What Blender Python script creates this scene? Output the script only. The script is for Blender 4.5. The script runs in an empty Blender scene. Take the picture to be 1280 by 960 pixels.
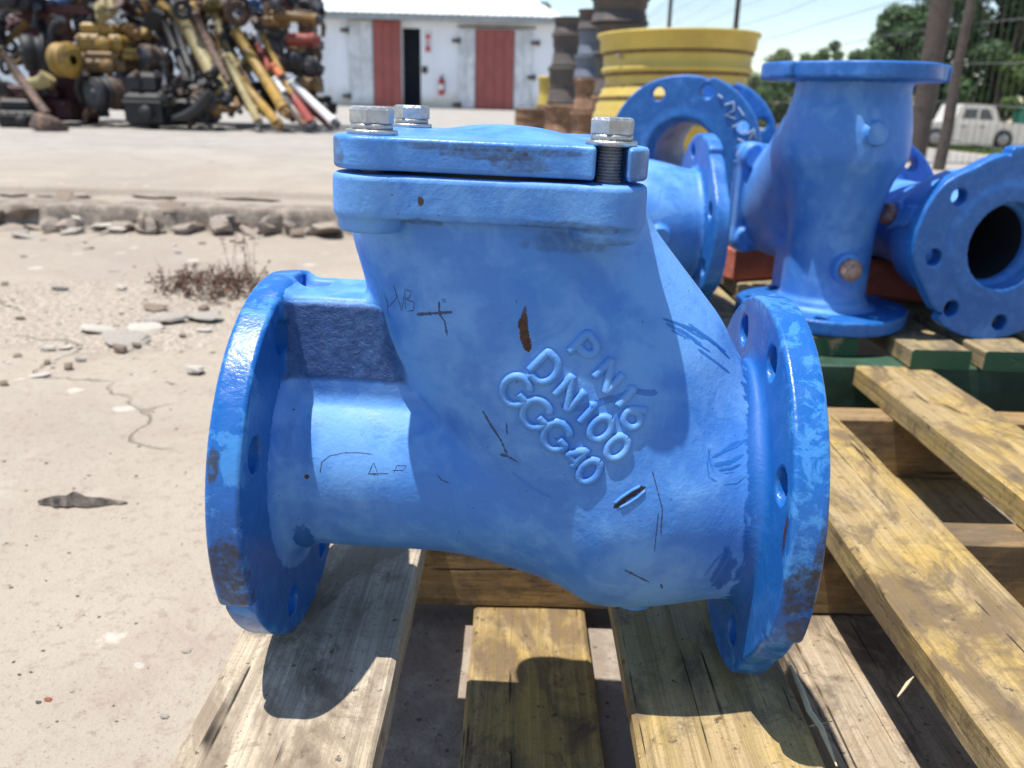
import bpy, math, random
import numpy as np
from mathutils import Matrix, Vector
random.seed(7); rng = np.random.default_rng(7)
S = bpy.context.scene
COL = S.collection
# ------------------------------------------------------------------ camera, world, sun, exposure
H = 0.442                     # camera height over the near concrete (m)
FPX, PITCH, ROLL = 1049.0, .327, .026
CP, SP, CR, SR = math.cos(PITCH), math.sin(PITCH), math.cos(ROLL), math.sin(ROLL)
_f = np.array([0, CP, -SP]); _r = np.array([1., 0, 0]); _d = np.array([0, -SP, -CP])
CAMM = np.array([CR*_r - SR*_d, CR*_d + SR*_r, _f])
CAM = np.array([0, 0, H])
cd = bpy.data.cameras.new('camera'); cam = bpy.data.objects.new('camera', cd); COL.objects.link(cam)
cd.sensor_width = 36; cd.lens = 36*FPX/1280; cd.clip_start = .02; cd.clip_end = 2000
cd.dof.use_dof = True; cd.dof.focus_distance = .44; cd.dof.aperture_fstop = 11.5
rows = np.stack([CAMM[0], -CAMM[1], -CAMM[2]], 1)
cam.matrix_world = Matrix([list(rows[i]) + [CAM[i]] for i in range(3)] + [[0, 0, 0, 1]])
S.camera = cam
LIGHT = Vector((.25, .05, -1)).normalized()
sd = bpy.data.lights.new('sun', 'SUN'); sun = bpy.data.objects.new('sun', sd); COL.objects.link(sun)
sd.energy = 4.6; sd.angle = math.radians(.53); sd.color = (1, .955, .88)
sun.rotation_euler = LIGHT.to_track_quat('-Z', 'Y').to_euler()
w = bpy.data.worlds.new('World'); S.world = w; w.use_nodes = True
nt = w.node_tree; bg = nt.nodes['Background']; sky = nt.nodes.new('ShaderNodeTexSky')
sky.sky_type = 'NISHITA'; sky.sun_disc = False
sky.sun_elevation = math.asin(-LIGHT.z); sky.sun_rotation = math.atan2(-LIGHT.x, -LIGHT.y)
sky.air_density = .9; sky.dust_density = .3; sky.ozone_density = 1.0
tint = nt.nodes.new('ShaderNodeMix'); tint.data_type = 'RGBA'; tint.blend_type = 'MULTIPLY'; tint.inputs[0].default_value = 1; tint.inputs[7].default_value = (1.06, 1.02, .96, 1)   # the camera's warm white balance
nt.links.new(sky.outputs[0], tint.inputs[6]); nt.links.new(tint.outputs[2], bg.inputs[0]); bg.inputs[1].default_value = .132
S.view_settings.view_transform = 'Standard'; S.view_settings.look = 'None'
S.view_settings.gamma = 1; S.view_settings.use_curve_mapping = False; S.view_settings.exposure = .62
S.cycles.use_denoising = True
S.cycles.max_bounces = 8

def ray(x, y):
    return np.array([(x-640)/FPX, (y-480)/FPX, 1.]) @ CAMM
def at(x, y, Y):              # the point seen at pixel (x, y), Y metres in front
    d = ray(x, y); return CAM + d*(Y/d[1])
def on(x, y, z):              # the point seen at pixel (x, y) on the level z
    d = ray(x, y); return CAM + d*((z-H)/d[2])
def pxm(Y, n):                # n pixels in metres at depth Y
    return n*Y*CP/FPX
# ------------------------------------------------------------------ object helpers
def link(o, parent=None):
    COL.objects.link(o)
    if parent is not None: o.parent = parent
    return o
def tag(o, label, cat, group=None):
    o['label'] = label; o['category'] = cat
    if group: o['group'] = group
    return o
def thing(name, label, cat, loc=(0, 0, 0), rot=(0, 0, 0), group=None):
    o = bpy.data.objects.new(name, None); o.empty_display_size = .05
    o.location = loc; o.rotation_euler = rot; link(o)
    return tag(o, label, cat, group)
def dup(root, loc=None, rot=None, label=None):
    r = root.copy(); COL.objects.link(r)
    if loc is not None: r.location = loc
    if rot is not None: r.rotation_euler = rot
    if label: r['label'] = label
    for ch in list(root.children):
        c = ch.copy(); COL.objects.link(c); c.parent = r
        for g in list(ch.children):
            d = g.copy(); COL.objects.link(d); d.parent = c
    return r
def npmesh(name, V, F, smooth=True):
    me = bpy.data.meshes.new(name); V = np.asarray(V, np.float32); F = np.asarray(F, np.int32)
    n = F.shape[1]
    me.vertices.add(len(V)); me.vertices.foreach_set('co', V.ravel())
    me.loops.add(F.size); me.loops.foreach_set('vertex_index', F.ravel())
    me.polygons.add(len(F)); me.polygons.foreach_set('loop_start', np.arange(0, F.size, n, dtype=np.int32))
    me.polygons.foreach_set('use_smooth', np.full(len(F), smooth))
    me.update(calc_edges=True); me.validate()
    return me
class MB:
    def __init__(s): s.v = []; s.f = []; s.sm = []
    def add(s, V, F, smooth=False):
        b = len(s.v); s.v += [tuple(map(float, p)) for p in V]; s.f += [tuple(b+i for i in q) for q in F]; s.sm += [smooth]*len(F); return s
    def box(s, x0, x1, y0, y1, z0, z1, M=None, bev=0):
        if bev:
            b = bev; V = []; 
            for z, i in ((z0, b), (z0+b, 0), (z1-b, 0), (z1, b)):
                for sx, sy in ((0, 0), (1, 0), (1, 1), (0, 1)):
                    V.append((x0+i if sx == 0 else x1-i, y0+i if sy == 0 else y1-i, z))
            F = [(3, 2, 1, 0), (12, 13, 14, 15)]
            for k in range(3):
                for j in range(4): F.append((k*4+j, k*4+(j+1) % 4, k*4+4+(j+1) % 4, k*4+4+j))
        else:
            V = [(x0, y0, z0), (x1, y0, z0), (x1, y1, z0), (x0, y1, z0), (x0, y0, z1), (x1, y0, z1), (x1, y1, z1), (x0, y1, z1)]
            F = [(3, 2, 1, 0), (4, 5, 6, 7), (0, 1, 5, 4), (1, 2, 6, 5), (2, 3, 7, 6), (3, 0, 4, 7)]
        if M is not None: V = [M @ Vector(p) for p in V]
        return s.add(V, F)
    def tube(s, pts, radii, n=12, caps=True, smooth=True):
        pts = [Vector(p) for p in pts]; k = len(pts)
        if not hasattr(radii, '__len__'): radii = [radii]*k
        V = []; up = None
        for i, p in enumerate(pts):
            t = (pts[min(i+1, k-1)] - pts[max(i-1, 0)])
            t = t.normalized() if t.length > 1e-9 else Vector((0, 0, 1))
            if up is None:
                up = Vector((0, 0, 1)) if abs(t.z) < .9 else Vector((1, 0, 0))
            a = t.cross(up).normalized(); b = a.cross(t).normalized(); up = b
            for j in range(n):
                an = 2*math.pi*j/n; V.append(p + (a*math.cos(an) + b*math.sin(an))*radii[i])
        F = [(i*n+j, i*n+(j+1) % n, (i+1)*n+(j+1) % n, (i+1)*n+j) for i in range(k-1) for j in range(n)]
        F = [q[::-1] for q in F]
        s.add(V, F, smooth)
        if caps: s.add(V[:n], [tuple(range(n))]); s.add(V[-n:], [tuple(range(n))[::-1]])
        return s
    def lathe(s, prof, n=48, M=None, smooth=True, close=False):
        V = []
        for r, z in prof:
            for j in range(n):
                a = 2*math.pi*j/n; V.append((r*math.cos(a), r*math.sin(a), z))
        k = len(prof)
        F = [(i*n+j, i*n+(j+1) % n, ((i+1) % k)*n+(j+1) % n, ((i+1) % k)*n+j) for i in range(k if close else k-1) for j in range(n)]
        if M is not None: V = [M @ Vector(p) for p in V]
        return s.add(V, F, smooth)
    def prism(s, poly, z0, z1, M=None):
        n = len(poly); V = [(x, y, z0) for x, y in poly] + [(x, y, z1) for x, y in poly]
        F = [tuple(range(n))[::-1], tuple(range(n, 2*n))] + [(i, (i+1) % n, n+(i+1) % n, n+i) for i in range(n)]
        if M is not None: V = [M @ Vector(p) for p in V]
        return s.add(V, F)
    def mesh(s, name):
        me = bpy.data.meshes.new(name); me.from_pydata(s.v, [], s.f); me.polygons.foreach_set('use_smooth', s.sm); me.update(); return me
    def build(s, name, mat, parent=None, loc=None):
        me = s.mesh(name); me.materials.append(mat); o = bpy.data.objects.new(name, me); link(o, parent)
        if loc is not None: o.location = loc
        return o
def meshobj(name, me, mat, parent=None):
    if mat is not None:
        me.materials.clear(); me.materials.append(mat)
    return link(bpy.data.objects.new(name, me), parent)
def setnormals(me, N):
    try: me.normals_split_custom_set_from_vertices([tuple(v) for v in N])
    except Exception: pass
# ------------------------------------------------------------------ materials
class Mat:
    def __init__(s, name, rough=.6, metal=0., spec=.5):
        s.m = bpy.data.materials.new(name); s.m.use_nodes = True; s.t = s.m.node_tree
        s.b = s.t.nodes['Principled BSDF']; s.b.inputs['Roughness'].default_value = rough; s.b.inputs['Metallic'].default_value = metal
        s.b.inputs['Specular IOR Level'].default_value = spec
        s.tc = s.t.nodes.new('ShaderNodeTexCoord')
    def n(s, t, **k):
        o = s.t.nodes.new(t)
        for a, b in k.items(): setattr(o, a, b)
        return o
    def l(s, a, b): s.t.links.new(a, b)
    def coord(s, sc=(1, 1, 1), which='Object', rnd=False, loc=(0, 0, 0)):
        mp = s.n('ShaderNodeMapping'); mp.inputs['Scale'].default_value = sc; mp.inputs['Location'].default_value = loc
        src = s.tc.outputs[which]
        if rnd:
            oi = s.n('ShaderNodeObjectInfo'); ad = s.n('ShaderNodeVectorMath', operation='MULTIPLY_ADD')
            ad.inputs[1].default_value = (13.7, 7.3, 9.1)
            cb = s.n('ShaderNodeCombineXYZ')
            for i in range(3): s.l(oi.outputs['Random'], cb.inputs[i])
            s.l(cb.outputs[0], ad.inputs[0]); s.l(src, ad.inputs[2]); src = ad.outputs[0]
        s.l(src, mp.inputs['Vector']); return mp.outputs[0]
    def noise(s, vec, scale, detail=6, rough=.6, dist=0):
        o = s.n('ShaderNodeTexNoise'); o.inputs['Scale'].default_value = scale; o.inputs['Detail'].default_value = detail
        o.inputs['Roughness'].default_value = rough; o.inputs['Distortion'].default_value = dist; s.l(vec, o.inputs['Vector']); return o.outputs['Fac']
    def vor(s, vec, scale, feat='F1', out='Distance', rnd=1):
        o = s.n('ShaderNodeTexVoronoi', feature=feat); o.inputs['Scale'].default_value = scale; o.inputs['Randomness'].default_value = rnd
        s.l(vec, o.inputs['Vector']); return o.outputs[out]
    def ramp(s, fac, a, b, lo=0., hi=1.):
        o = s.n('ShaderNodeMapRange', interpolation_type='SMOOTHSTEP'); o.inputs[1].default_value = a; o.inputs[2].default_value = b
        o.inputs[3].default_value = lo; o.inputs[4].default_value = hi; s.l(fac, o.inputs[0]); return o.outputs[0]
    def math(s, op, a, b=None):
        o = s.n('ShaderNodeMath', operation=op)
        for i, x in enumerate((a, b)):
            if x is None: continue
            if isinstance(x, (int, float)): o.inputs[i].default_value = x
            else: s.l(x, o.inputs[i])
        return o.outputs[0]
    def mix(s, fac, a, b):
        o = s.n('ShaderNodeMix', data_type='RGBA')
        if isinstance(fac, (int, float)): o.inputs[0].default_value = fac
        else: s.l(fac, o.inputs[0])
        for i, x in ((6, a), (7, b)):
            if isinstance(x, tuple): o.inputs[i].default_value = x if len(x) == 4 else x + (1,)
            else: s.l(x, o.inputs[i])
        return o.outputs[2]
    def color(s, c):
        if isinstance(c, tuple): s.b.inputs['Base Color'].default_value = c if len(c) == 4 else c + (1,)
        else: s.l(c, s.b.inputs['Base Color'])
    def rough(s, r): s.l(r, s.b.inputs['Roughness'])
    def bump(s, h, dist, strength=1.):
        o = s.n('ShaderNodeBump'); o.inputs['Strength'].default_value = strength; o.inputs['Distance'].default_value = dist
        s.l(h, o.inputs['Height'])
        if s.b.inputs['Normal'].is_linked: s.l(s.b.inputs['Normal'].links[0].from_socket, o.inputs['Normal'])
        s.l(o.outputs[0], s.b.inputs['Normal'])
    def blob(s, c, r, vec, namp=.35, nscale=90, edge=.25):   # a stain / brushed patch with its own ragged shape round the point c
        sb = s.n('ShaderNodeVectorMath', operation='SUBTRACT'); s.l(s.tc.outputs['Object'], sb.inputs[0]); sb.inputs[1].default_value = c
        dv = s.n('ShaderNodeVectorMath', operation='DIVIDE'); s.l(sb.outputs[0], dv.inputs[0]); dv.inputs[1].default_value = r
        ln = s.n('ShaderNodeVectorMath', operation='LENGTH'); s.l(dv.outputs[0], ln.inputs[0])
        nz = s.noise(vec, nscale, 5, .65); ad = s.math('MULTIPLY_ADD', nz, 2*namp); ad.node.inputs[2].default_value = -namp
        sm = s.math('ADD', ln.outputs['Value'], ad)
        return s.ramp(sm, 1, 1-edge)
def worn(name, base, dark, rust=(.16, .07, .03), rough=.55, scale=9, amount=.56, metal=0.):   # painted / rusty metal of the scrap and rims
    m = Mat(name, rough, metal); v = m.coord(rnd=True)
    a = m.noise(v, scale, 8, .65); b = m.noise(v, scale*3.1, 6, .7)
    c = m.mix(m.ramp(a, .35, .68), base, dark); c = m.mix(m.ramp(b, amount, amount+.1), c, rust)
    m.color(c); m.bump(b, .01, .4); return m.m
def plain(name, c, rough=.6, metal=0., var=.25, scale=14):
    m = Mat(name, rough, metal); v = m.coord(rnd=True); a = m.noise(v, scale, 6, .65)
    m.color(m.mix(m.ramp(a, .3, .7), tuple(x*(1-var) for x in c), tuple(min(1, x*(1+var)) for x in c))); m.bump(a, .004, .3); return m.m

BLUE_L, BLUE_M, BLUE_D = (.122, .318, .70), (.052, .205, .60), (.009, .108, .39)
def blue_paint(name, dusty=.5, patches=(), scuffs=(), rustb=(), rough=.36, scratch=True, rnd=False, flake=.12, rim=False, web=None):
    m = Mat(name, rough); v = m.coord(rnd=rnd)
    big = m.noise(v, 11, 7, .6, .4); mid = m.noise(v, 42, 6, .6, .6); fine = m.noise(v, 260, 4, .6)
    f = m.math('ADD', m.math('MULTIPLY', big, .65), m.math('MULTIPLY', mid, .35))
    c = m.mix(m.ramp(f, .62-.28*dusty, .86-.42*dusty), BLUE_D if dusty < .45 else BLUE_M, BLUE_L if dusty >= .45 else BLUE_M)
    gr = m.noise(m.coord((1, 1, 1), rnd=rnd, loc=(3, 1, 2)), 19, 8, .68)        # grime clouds
    c = m.mix(m.ramp(gr, .60, .84, 0, .34), c, (.075, .13, .25))
    rg = m.ramp(mid, .35, .7, rough-.04, rough+.14)
    fk = m.noise(m.coord((1, 1, 1), rnd=rnd, loc=(1, 4, 6)), 70, 8, .7, .5)
    if rim:
        so = m.n('ShaderNodeSeparateXYZ'); m.l(m.tc.outputs['Object'], so.inputs[0])
        rr = m.math('SQRT', m.math('ADD', m.math('POWER', so.outputs[1], 2), m.math('POWER', m.math('SUBTRACT', so.outputs[2], .11), 2)))
        fl = m.math('MULTIPLY', m.ramp(rr, .101, .106, .18, 1), flake)
    else: fl = flake
    c = m.mix(m.math('MULTIPLY', m.ramp(fk, .49, .57), fl), c, (.09, .34, .72)); c = m.mix(m.math('MULTIPLY', m.ramp(fk, .41, .33), fl), c, (.018, .13, .48))
    for (p, r) in patches:
        k = m.blob(p, r, m.coord((1, 1, .3)), .95, 210, .22)
        c = m.mix(k, c, BLUE_D); rg = m.mixf(k, rg, .22) if hasattr(m, 'mixf') else rg
    if scratch:
        sp = m.noise(v, 330, 2, .5)
        c = m.mix(m.ramp(sp, .735, .77, 0, .8), c, (.03, .06, .14))
    for (p, r, *ss) in scuffs:
        st_ = ss[0] if ss else .9
        k = m.blob(p, r, m.coord((1, 1, 1)), .75, 95, .25)
        c = m.mix(m.math('MULTIPLY', k, m.ramp(fine, .3, .62, .3*st_, st_)), c, (.032, .036, .045)); 
    if web:                                # the rough, unfettled side of the rib: shade painted in dark blue, some grime
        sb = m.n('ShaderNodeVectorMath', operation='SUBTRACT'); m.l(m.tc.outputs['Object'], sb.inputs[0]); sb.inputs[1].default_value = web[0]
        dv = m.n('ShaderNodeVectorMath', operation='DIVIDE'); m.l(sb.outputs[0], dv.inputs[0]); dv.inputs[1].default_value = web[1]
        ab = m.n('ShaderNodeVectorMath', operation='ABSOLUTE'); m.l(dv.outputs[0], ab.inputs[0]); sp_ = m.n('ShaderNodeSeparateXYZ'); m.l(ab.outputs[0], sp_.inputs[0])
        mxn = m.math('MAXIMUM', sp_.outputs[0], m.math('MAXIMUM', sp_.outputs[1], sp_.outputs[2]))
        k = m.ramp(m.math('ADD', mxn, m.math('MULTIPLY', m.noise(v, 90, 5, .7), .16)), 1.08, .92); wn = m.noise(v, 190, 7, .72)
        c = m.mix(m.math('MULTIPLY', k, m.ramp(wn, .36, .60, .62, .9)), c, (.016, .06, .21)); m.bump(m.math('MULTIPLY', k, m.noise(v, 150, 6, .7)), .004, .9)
    for (p, r) in rustb:
        k = m.blob(p, r, v, .6, 220, .3)
        c = m.mix(k, c, (.05, .026, .017))
    chip = m.noise(m.coord((1, 1, 1), rnd=rnd, loc=(7, 7, 7)), 75, 6, .7)
    c = m.mix(m.ramp(chip, .715, .745, 0, .9), c, (.10, .06, .045))
    m.color(c); m.rough(rg)
    m.bump(fine, .0007, .32); m.bump(m.noise(v, 520, 3, .6), .0004, .22); m.bump(mid, .0022, .35); m.bump(chip, .001, .2)
    return m.m
STEEL = plain('galvanised_steel', (.46, .46, .45), .38, .85, .18, 160)
GASKET = plain('black_gasket', (.012, .012, .013), .8)
DARKIN0 = plain('bare_dark_gouge', (.022, .016, .016), .7, 0, .4, 300)
RUSTY = plain('brown_rust', (.07, .03, .016), .8, 0, .4, 300)
INK = plain('dark_marker', (.03, .065, .17), .6)
DEEP = plain('deep_blue_scrape', (.025, .15, .50), .4)

def wood(name, tone, grey, stain, green=None):
    m = Mat(name, .78, 0, .3); v = m.coord(rnd=True)
    g = m.noise(m.coord((210, 4.5, 90), rnd=True), 1.0, 8, .72, .6); g2 = m.noise(m.coord((330, 6, 160), rnd=True), 1., 4, .6, .2)
    big = m.noise(v, 8, 6, .6, .6); b2 = m.noise(m.coord((1, .5, 1), rnd=True, loc=(5, 3, 1)), 17, 7, .66, .8)
    c = m.mix(m.ramp(big, .36, .62), tone, grey)
    c = m.mix(m.ramp(g, .42, .66, 0, .55), c, tuple(x*.42 for x in tone)); c = m.mix(m.ramp(g2, .5, .68, 0, .4), c, tuple(x*.4 for x in grey)); fz_ = m.noise(v, 55, 8, .72, .4); c = m.mix(m.ramp(fz_, .54, .68, 0, .5), c, stain); c = m.mix(m.ramp(fz_, .40, .30, 0, .5), c, tuple(min(1, x*1.35) for x in grey))
    g3 = m.noise(m.coord((760, 7, 300), rnd=True), 1., 5, .75, .4); c = m.mix(m.ramp(g3, .50, .60, 0, .42), c, tuple(x*.45 for x in tone)); c = m.mix(m.ramp(g3, .42, .34, 0, .35), c, tuple(min(1, x*1.4) for x in grey))
    c = m.mix(m.ramp(b2, .475, .61, 0, .88), c, stain)
    sw = m.noise(m.coord((5, 420, 5), rnd=True), 1., 3, .5, .3); c = m.mix(m.ramp(sw, .55, .7, 0, .22), c, tuple(x*.5 for x in tone)); dr = m.noise(m.coord((1, .6, 1), rnd=True, loc=(8, 1, 3)), 30, 8, .75, .6); c = m.mix(m.ramp(dr, .51, .66, 0, .7), c, (.085, .062, .045))
    gt = m.noise(v, 480, 4, .7); c = m.mix(m.ramp(gt, .54, .66, 0, .5), c, tuple(x*.4 for x in tone)); m.bump(gt, .0008, .5)
    sp = m.noise(v, 150, 3, .6); c = m.mix(m.ramp(sp, .64, .70, 0, .75), c, (.05, .04, .03))
    wv = m.n('ShaderNodeTexWave', wave_type='RINGS', rings_direction='Y'); m.l(m.coord((14, .9, 30), rnd=True), wv.inputs[0])
    wv.inputs['Scale'].default_value = 1.7; wv.inputs['Distortion'].default_value = 5; wv.inputs['Detail'].default_value = 3
    c = m.mix(m.ramp(wv.outputs['Fac'], .55, .95, 0, .28), c, tuple(x*.45 for x in tone))
    cr = m.noise(m.coord((34, .9, 18), rnd=True, loc=(2, 9, 4)), 1., 2, .4, .15)       # drying cracks along the grain
    crk = m.ramp(m.math('ABSOLUTE', m.math('SUBTRACT', cr, .5)), 0, .010, 1, 0)
    gate = m.ramp(m.noise(v, 13, 2), .5, .58)
    crk = m.math('MULTIPLY', crk, gate)
    c = m.mix(crk, c, (.02, .015, .01))
    if green:
        ge = m.n('ShaderNodeNewGeometry'); vt = m.n('ShaderNodeVectorTransform', vector_type='NORMAL', convert_from='WORLD', convert_to='OBJECT'); m.l(ge.outputs['Normal'], vt.inputs[0]); sn = m.n('ShaderNodeSeparateXYZ'); m.l(vt.outputs[0], sn.inputs[0])
        c = m.mix(m.math('MULTIPLY', m.ramp(m.math('ABSOLUTE', sn.outputs[1]), .7, .8), m.ramp(big, .66, .6)), c, green)
    m.color(c); m.bump(g, .0018, .55); m.bump(g2, .0009, .5); m.bump(m.math('SUBTRACT', 1, crk), .002, .7)
    return m.m
WOOD_Y = wood('yellow_pine', (.48, .33, .105), (.40, .30, .165), (.145, .10, .062))
WOOD_G = wood('weathered_pine', (.45, .33, .20), (.42, .35, .26), (.13, .10, .075))
WOOD_A = wood('grey_weathered_board', (.50, .405, .285), (.53, .46, .36), (.22, .165, .115))
WOOD_D = wood('dark_stringer_wood', (.21, .145, .085), (.17, .13, .09), (.05, .042, .036))
WOOD_S = wood('pine_stringer', (.44, .28, .11), (.31, .21, .11), (.12, .09, .06))
WOOD_GREEN = plain('green_painted_wood', (.022, .060, .035), .6, 0, .45, 18)
WOOD_GE = wood('part_green_wood', (.40, .30, .15), (.33, .27, .17), (.10, .09, .07), (.03, .085, .045))
# ------------------------------------------------------------------ the ground (one sheet: yard, broken step, platform, the road below)
def sstep(a, b, x):
    t = np.clip((x-a)/(b-a), 0, 1); return t*t*(3-2*t)
_lat = rng.random((64, 64))
def vnoise(x, y):
    xi = np.floor(x).astype(int); yi = np.floor(y).astype(int); fx = x-xi; fy = y-yi
    fx = fx*fx*(3-2*fx); fy = fy*fy*(3-2*fy); g = lambda a, b: _lat[a % 64, b % 64]
    return (g(xi, yi)*(1-fx)+g(xi+1, yi)*fx)*(1-fy)+(g(xi, yi+1)*(1-fx)+g(xi+1, yi+1)*fx)*fy-.5
def fbm(x, y, o=4):
    r = 0; a = 1
    for i in range(o): r = r + a*vnoise(x*2**i+17*i, y*2**i+5*i); a *= .5
    return r
def ground_z(x, y):
    x = np.asarray(x, float); y = np.asarray(y, float)
    edge = 2.80 + .10*fbm(x*1.3, x*0+3, 3) + .05*vnoise(x*6, y*0) + .03*vnoise(x*17, y*0)
    ledge = 3.02 + .06*fbm(x*1.7+9, x*0+1, 3)
    stp = .078*sstep(edge, edge+.022, y+.03*vnoise(x*21, y*21)) + .03*sstep(ledge, ledge+.03, y)
    side = 1-sstep(1.2, 2.2, x)                                  # the slab ends behind the valves
    z = stp*side + .10*(1-side)*sstep(2.5, 6, y)
    near = np.exp(-((x+.75)/.55)**2-((y-1.75)/.5)**2)
    z = z + .016*near*fbm(x*6, y*6, 3) + .004*fbm(x*1.4, y*1.4, 3)*(y > .3) + .0022*fbm(x*22, y*22, 3)*sstep(14, 3, y)
    z = z + .012*fbm(x*5, y*7+3, 3)*sstep(.35, .0, np.abs(y-2.72))*side
    z = z - 1.14*sstep(3.6, 10.5, x*1.0)*sstep(3, 9, y) - .0
    return z
def axis(segs):
    out = []
    for a, b, n in segs: out.append(np.linspace(a, b, n, endpoint=False))
    return np.unique(np.concatenate(out+[np.array([segs[-1][1]])]))
gx = axis([(-900, -60, 8), (-60, -10, 24), (-10, -2.2, 60), (-2.2, .5, 190), (.5, 3, 50), (3, 14, 50), (14, 60, 24), (60, 900, 8)])
gy = axis([(-300, -4, 6), (-4, .3, 16), (.3, 1.2, 60), (1.2, 2.65, 100), (2.65, 3.2, 90), (3.2, 3.6, 20), (3.6, 8, 50), (8, 60, 60), (60, 1500, 12)])
GX, GY = np.meshgrid(gx, gy, indexing='ij'); GZ = ground_z(GX, GY)
nx, ny = GX.shape; idx = np.arange(nx*ny).reshape(nx, ny)
GF = np.stack([idx[:-1, :-1], idx[1:, :-1], idx[1:, 1:], idx[:-1, 1:]], -1).reshape(-1, 4)
def ground_mat():
    m = Mat('worn_concrete', .88, 0, .25); v = m.coord()
    big = m.noise(v, 1.1, 7, .6, .3); mid = m.noise(v, 6, 8, .66, .4); fine = m.noise(v, 70, 5, .65); grit = m.noise(v, 260, 3, .6)
    c = m.mix(m.ramp(big, .35, .68), (.36, .312, .252), (.295, .255, .212))
    c = m.mix(m.ramp(mid, .48, .70, 0, .8), c, (.30, .245, .20))
    c = m.mix(m.ramp(mid, .28, .42, .6, 0), c, (.43, .385, .325))
    c = m.mix(m.ramp(fine, .52, .68, 0, .6), c, (.25, .19, .145))
    c = m.mix(m.ramp(grit, .60, .70, 0, .6), c, (.15, .12, .10)); g5 = m.noise(v, 620, 3, .6); c = m.mix(m.ramp(g5, .56, .68, 0, .45), c, (.20, .165, .14))
    vd = m.vor(v, 9); pale = m.vor(v, 9, out='Color')
    sx = m.n('ShaderNodeSeparateColor'); m.l(pale, sx.inputs[0])
    agg = m.math('MULTIPLY', m.ramp(m.math('ADD', vd, m.math('MULTIPLY', fine, .25)), .30, .24), m.ramp(sx.outputs[0], .72, .74))
    c = m.mix(m.math('MULTIPLY', agg, .35), c, (.66, .61, .54))                 # pale worn-through aggregate
    rust = m.noise(m.coord(loc=(3, 8, 0)), 2.3, 5, .6); c = m.mix(m.ramp(rust, .69, .76, 0, .55), c, (.42, .22, .10))
    # oil-dark dirt under and beyond the pallets
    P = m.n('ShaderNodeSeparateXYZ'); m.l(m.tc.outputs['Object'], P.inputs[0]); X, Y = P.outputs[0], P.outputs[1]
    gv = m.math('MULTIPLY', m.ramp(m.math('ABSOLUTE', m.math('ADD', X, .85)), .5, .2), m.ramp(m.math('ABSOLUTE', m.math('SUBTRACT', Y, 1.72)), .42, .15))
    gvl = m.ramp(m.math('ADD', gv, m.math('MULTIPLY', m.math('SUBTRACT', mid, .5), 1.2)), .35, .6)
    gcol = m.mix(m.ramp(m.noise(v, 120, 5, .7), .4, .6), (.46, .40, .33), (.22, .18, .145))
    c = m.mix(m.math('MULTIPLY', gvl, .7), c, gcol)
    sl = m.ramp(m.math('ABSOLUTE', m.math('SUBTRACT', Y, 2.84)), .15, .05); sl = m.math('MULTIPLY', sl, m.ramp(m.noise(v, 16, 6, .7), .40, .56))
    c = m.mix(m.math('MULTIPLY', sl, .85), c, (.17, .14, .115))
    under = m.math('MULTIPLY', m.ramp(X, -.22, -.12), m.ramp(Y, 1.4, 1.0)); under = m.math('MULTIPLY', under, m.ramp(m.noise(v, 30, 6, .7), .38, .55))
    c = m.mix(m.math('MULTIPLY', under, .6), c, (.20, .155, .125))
    far = m.ramp(Y, 2.8, 6.5); c = m.mix(m.math('MULTIPLY', far, .8), c, m.mix(m.ramp(mid, .35, .65), (.37, .35, .32), (.28, .265, .25)))
    streak = m.noise(m.coord((.35, 2.2, 1)), 1.5, 5, .6); stk = m.math('MULTIPLY', m.ramp(streak, .5, .62), m.ramp(Y, 3, 4.5))
    c = m.mix(m.math('MULTIPLY', stk, .5), c, (.27, .24, .21))
    # sandy road and bare verge out beyond the fence
    rd = m.ramp(X, 3.4, 5.0); c = m.mix(rd, c, m.mix(m.ramp(mid, .3, .7), (.50, .40, .28), (.42, .34, .24)))
    cw = m.n('ShaderNodeVectorMath', operation='ADD'); m.l(v, cw.inputs[0])
    nzc = m.n('ShaderNodeTexNoise'); nzc.inputs['Scale'].default_value = 3.5; nzc.inputs['Detail'].default_value = 6; m.l(v, nzc.inputs['Vector'])
    scl = m.n('ShaderNodeVectorMath', operation='SCALE'); m.l(nzc.outputs['Color'], scl.inputs[0]); scl.inputs['Scale'].default_value = .5
    m.l(scl.outputs[0], cw.inputs[1])
    ck = m.vor(cw.outputs[0], .80, 'DISTANCE_TO_EDGE'); k = m.ramp(ck, .001, .006, 1, 0)
    k = m.math('MULTIPLY', k, m.ramp(m.noise(m.coord(loc=(4, 2, 0)), 1.7, 3), .47, .56)); k = m.math('MULTIPLY', k, m.ramp(X, -.2, -.3))
    c = m.mix(m.math('MULTIPLY', k, .6), c, (.17, .14, .11))
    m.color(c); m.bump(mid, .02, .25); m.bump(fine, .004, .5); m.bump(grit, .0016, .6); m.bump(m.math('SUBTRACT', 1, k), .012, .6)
    m.bump(m.math('MULTIPLY', m.vor(v, 85), gvl), .006, .8)
    return m.m
gme = npmesh('ground', np.stack([GX, GY, GZ], -1).reshape(-1, 3), GF); ground = meshobj('ground', gme, ground_mat()); ground['kind'] = 'structure'
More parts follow.
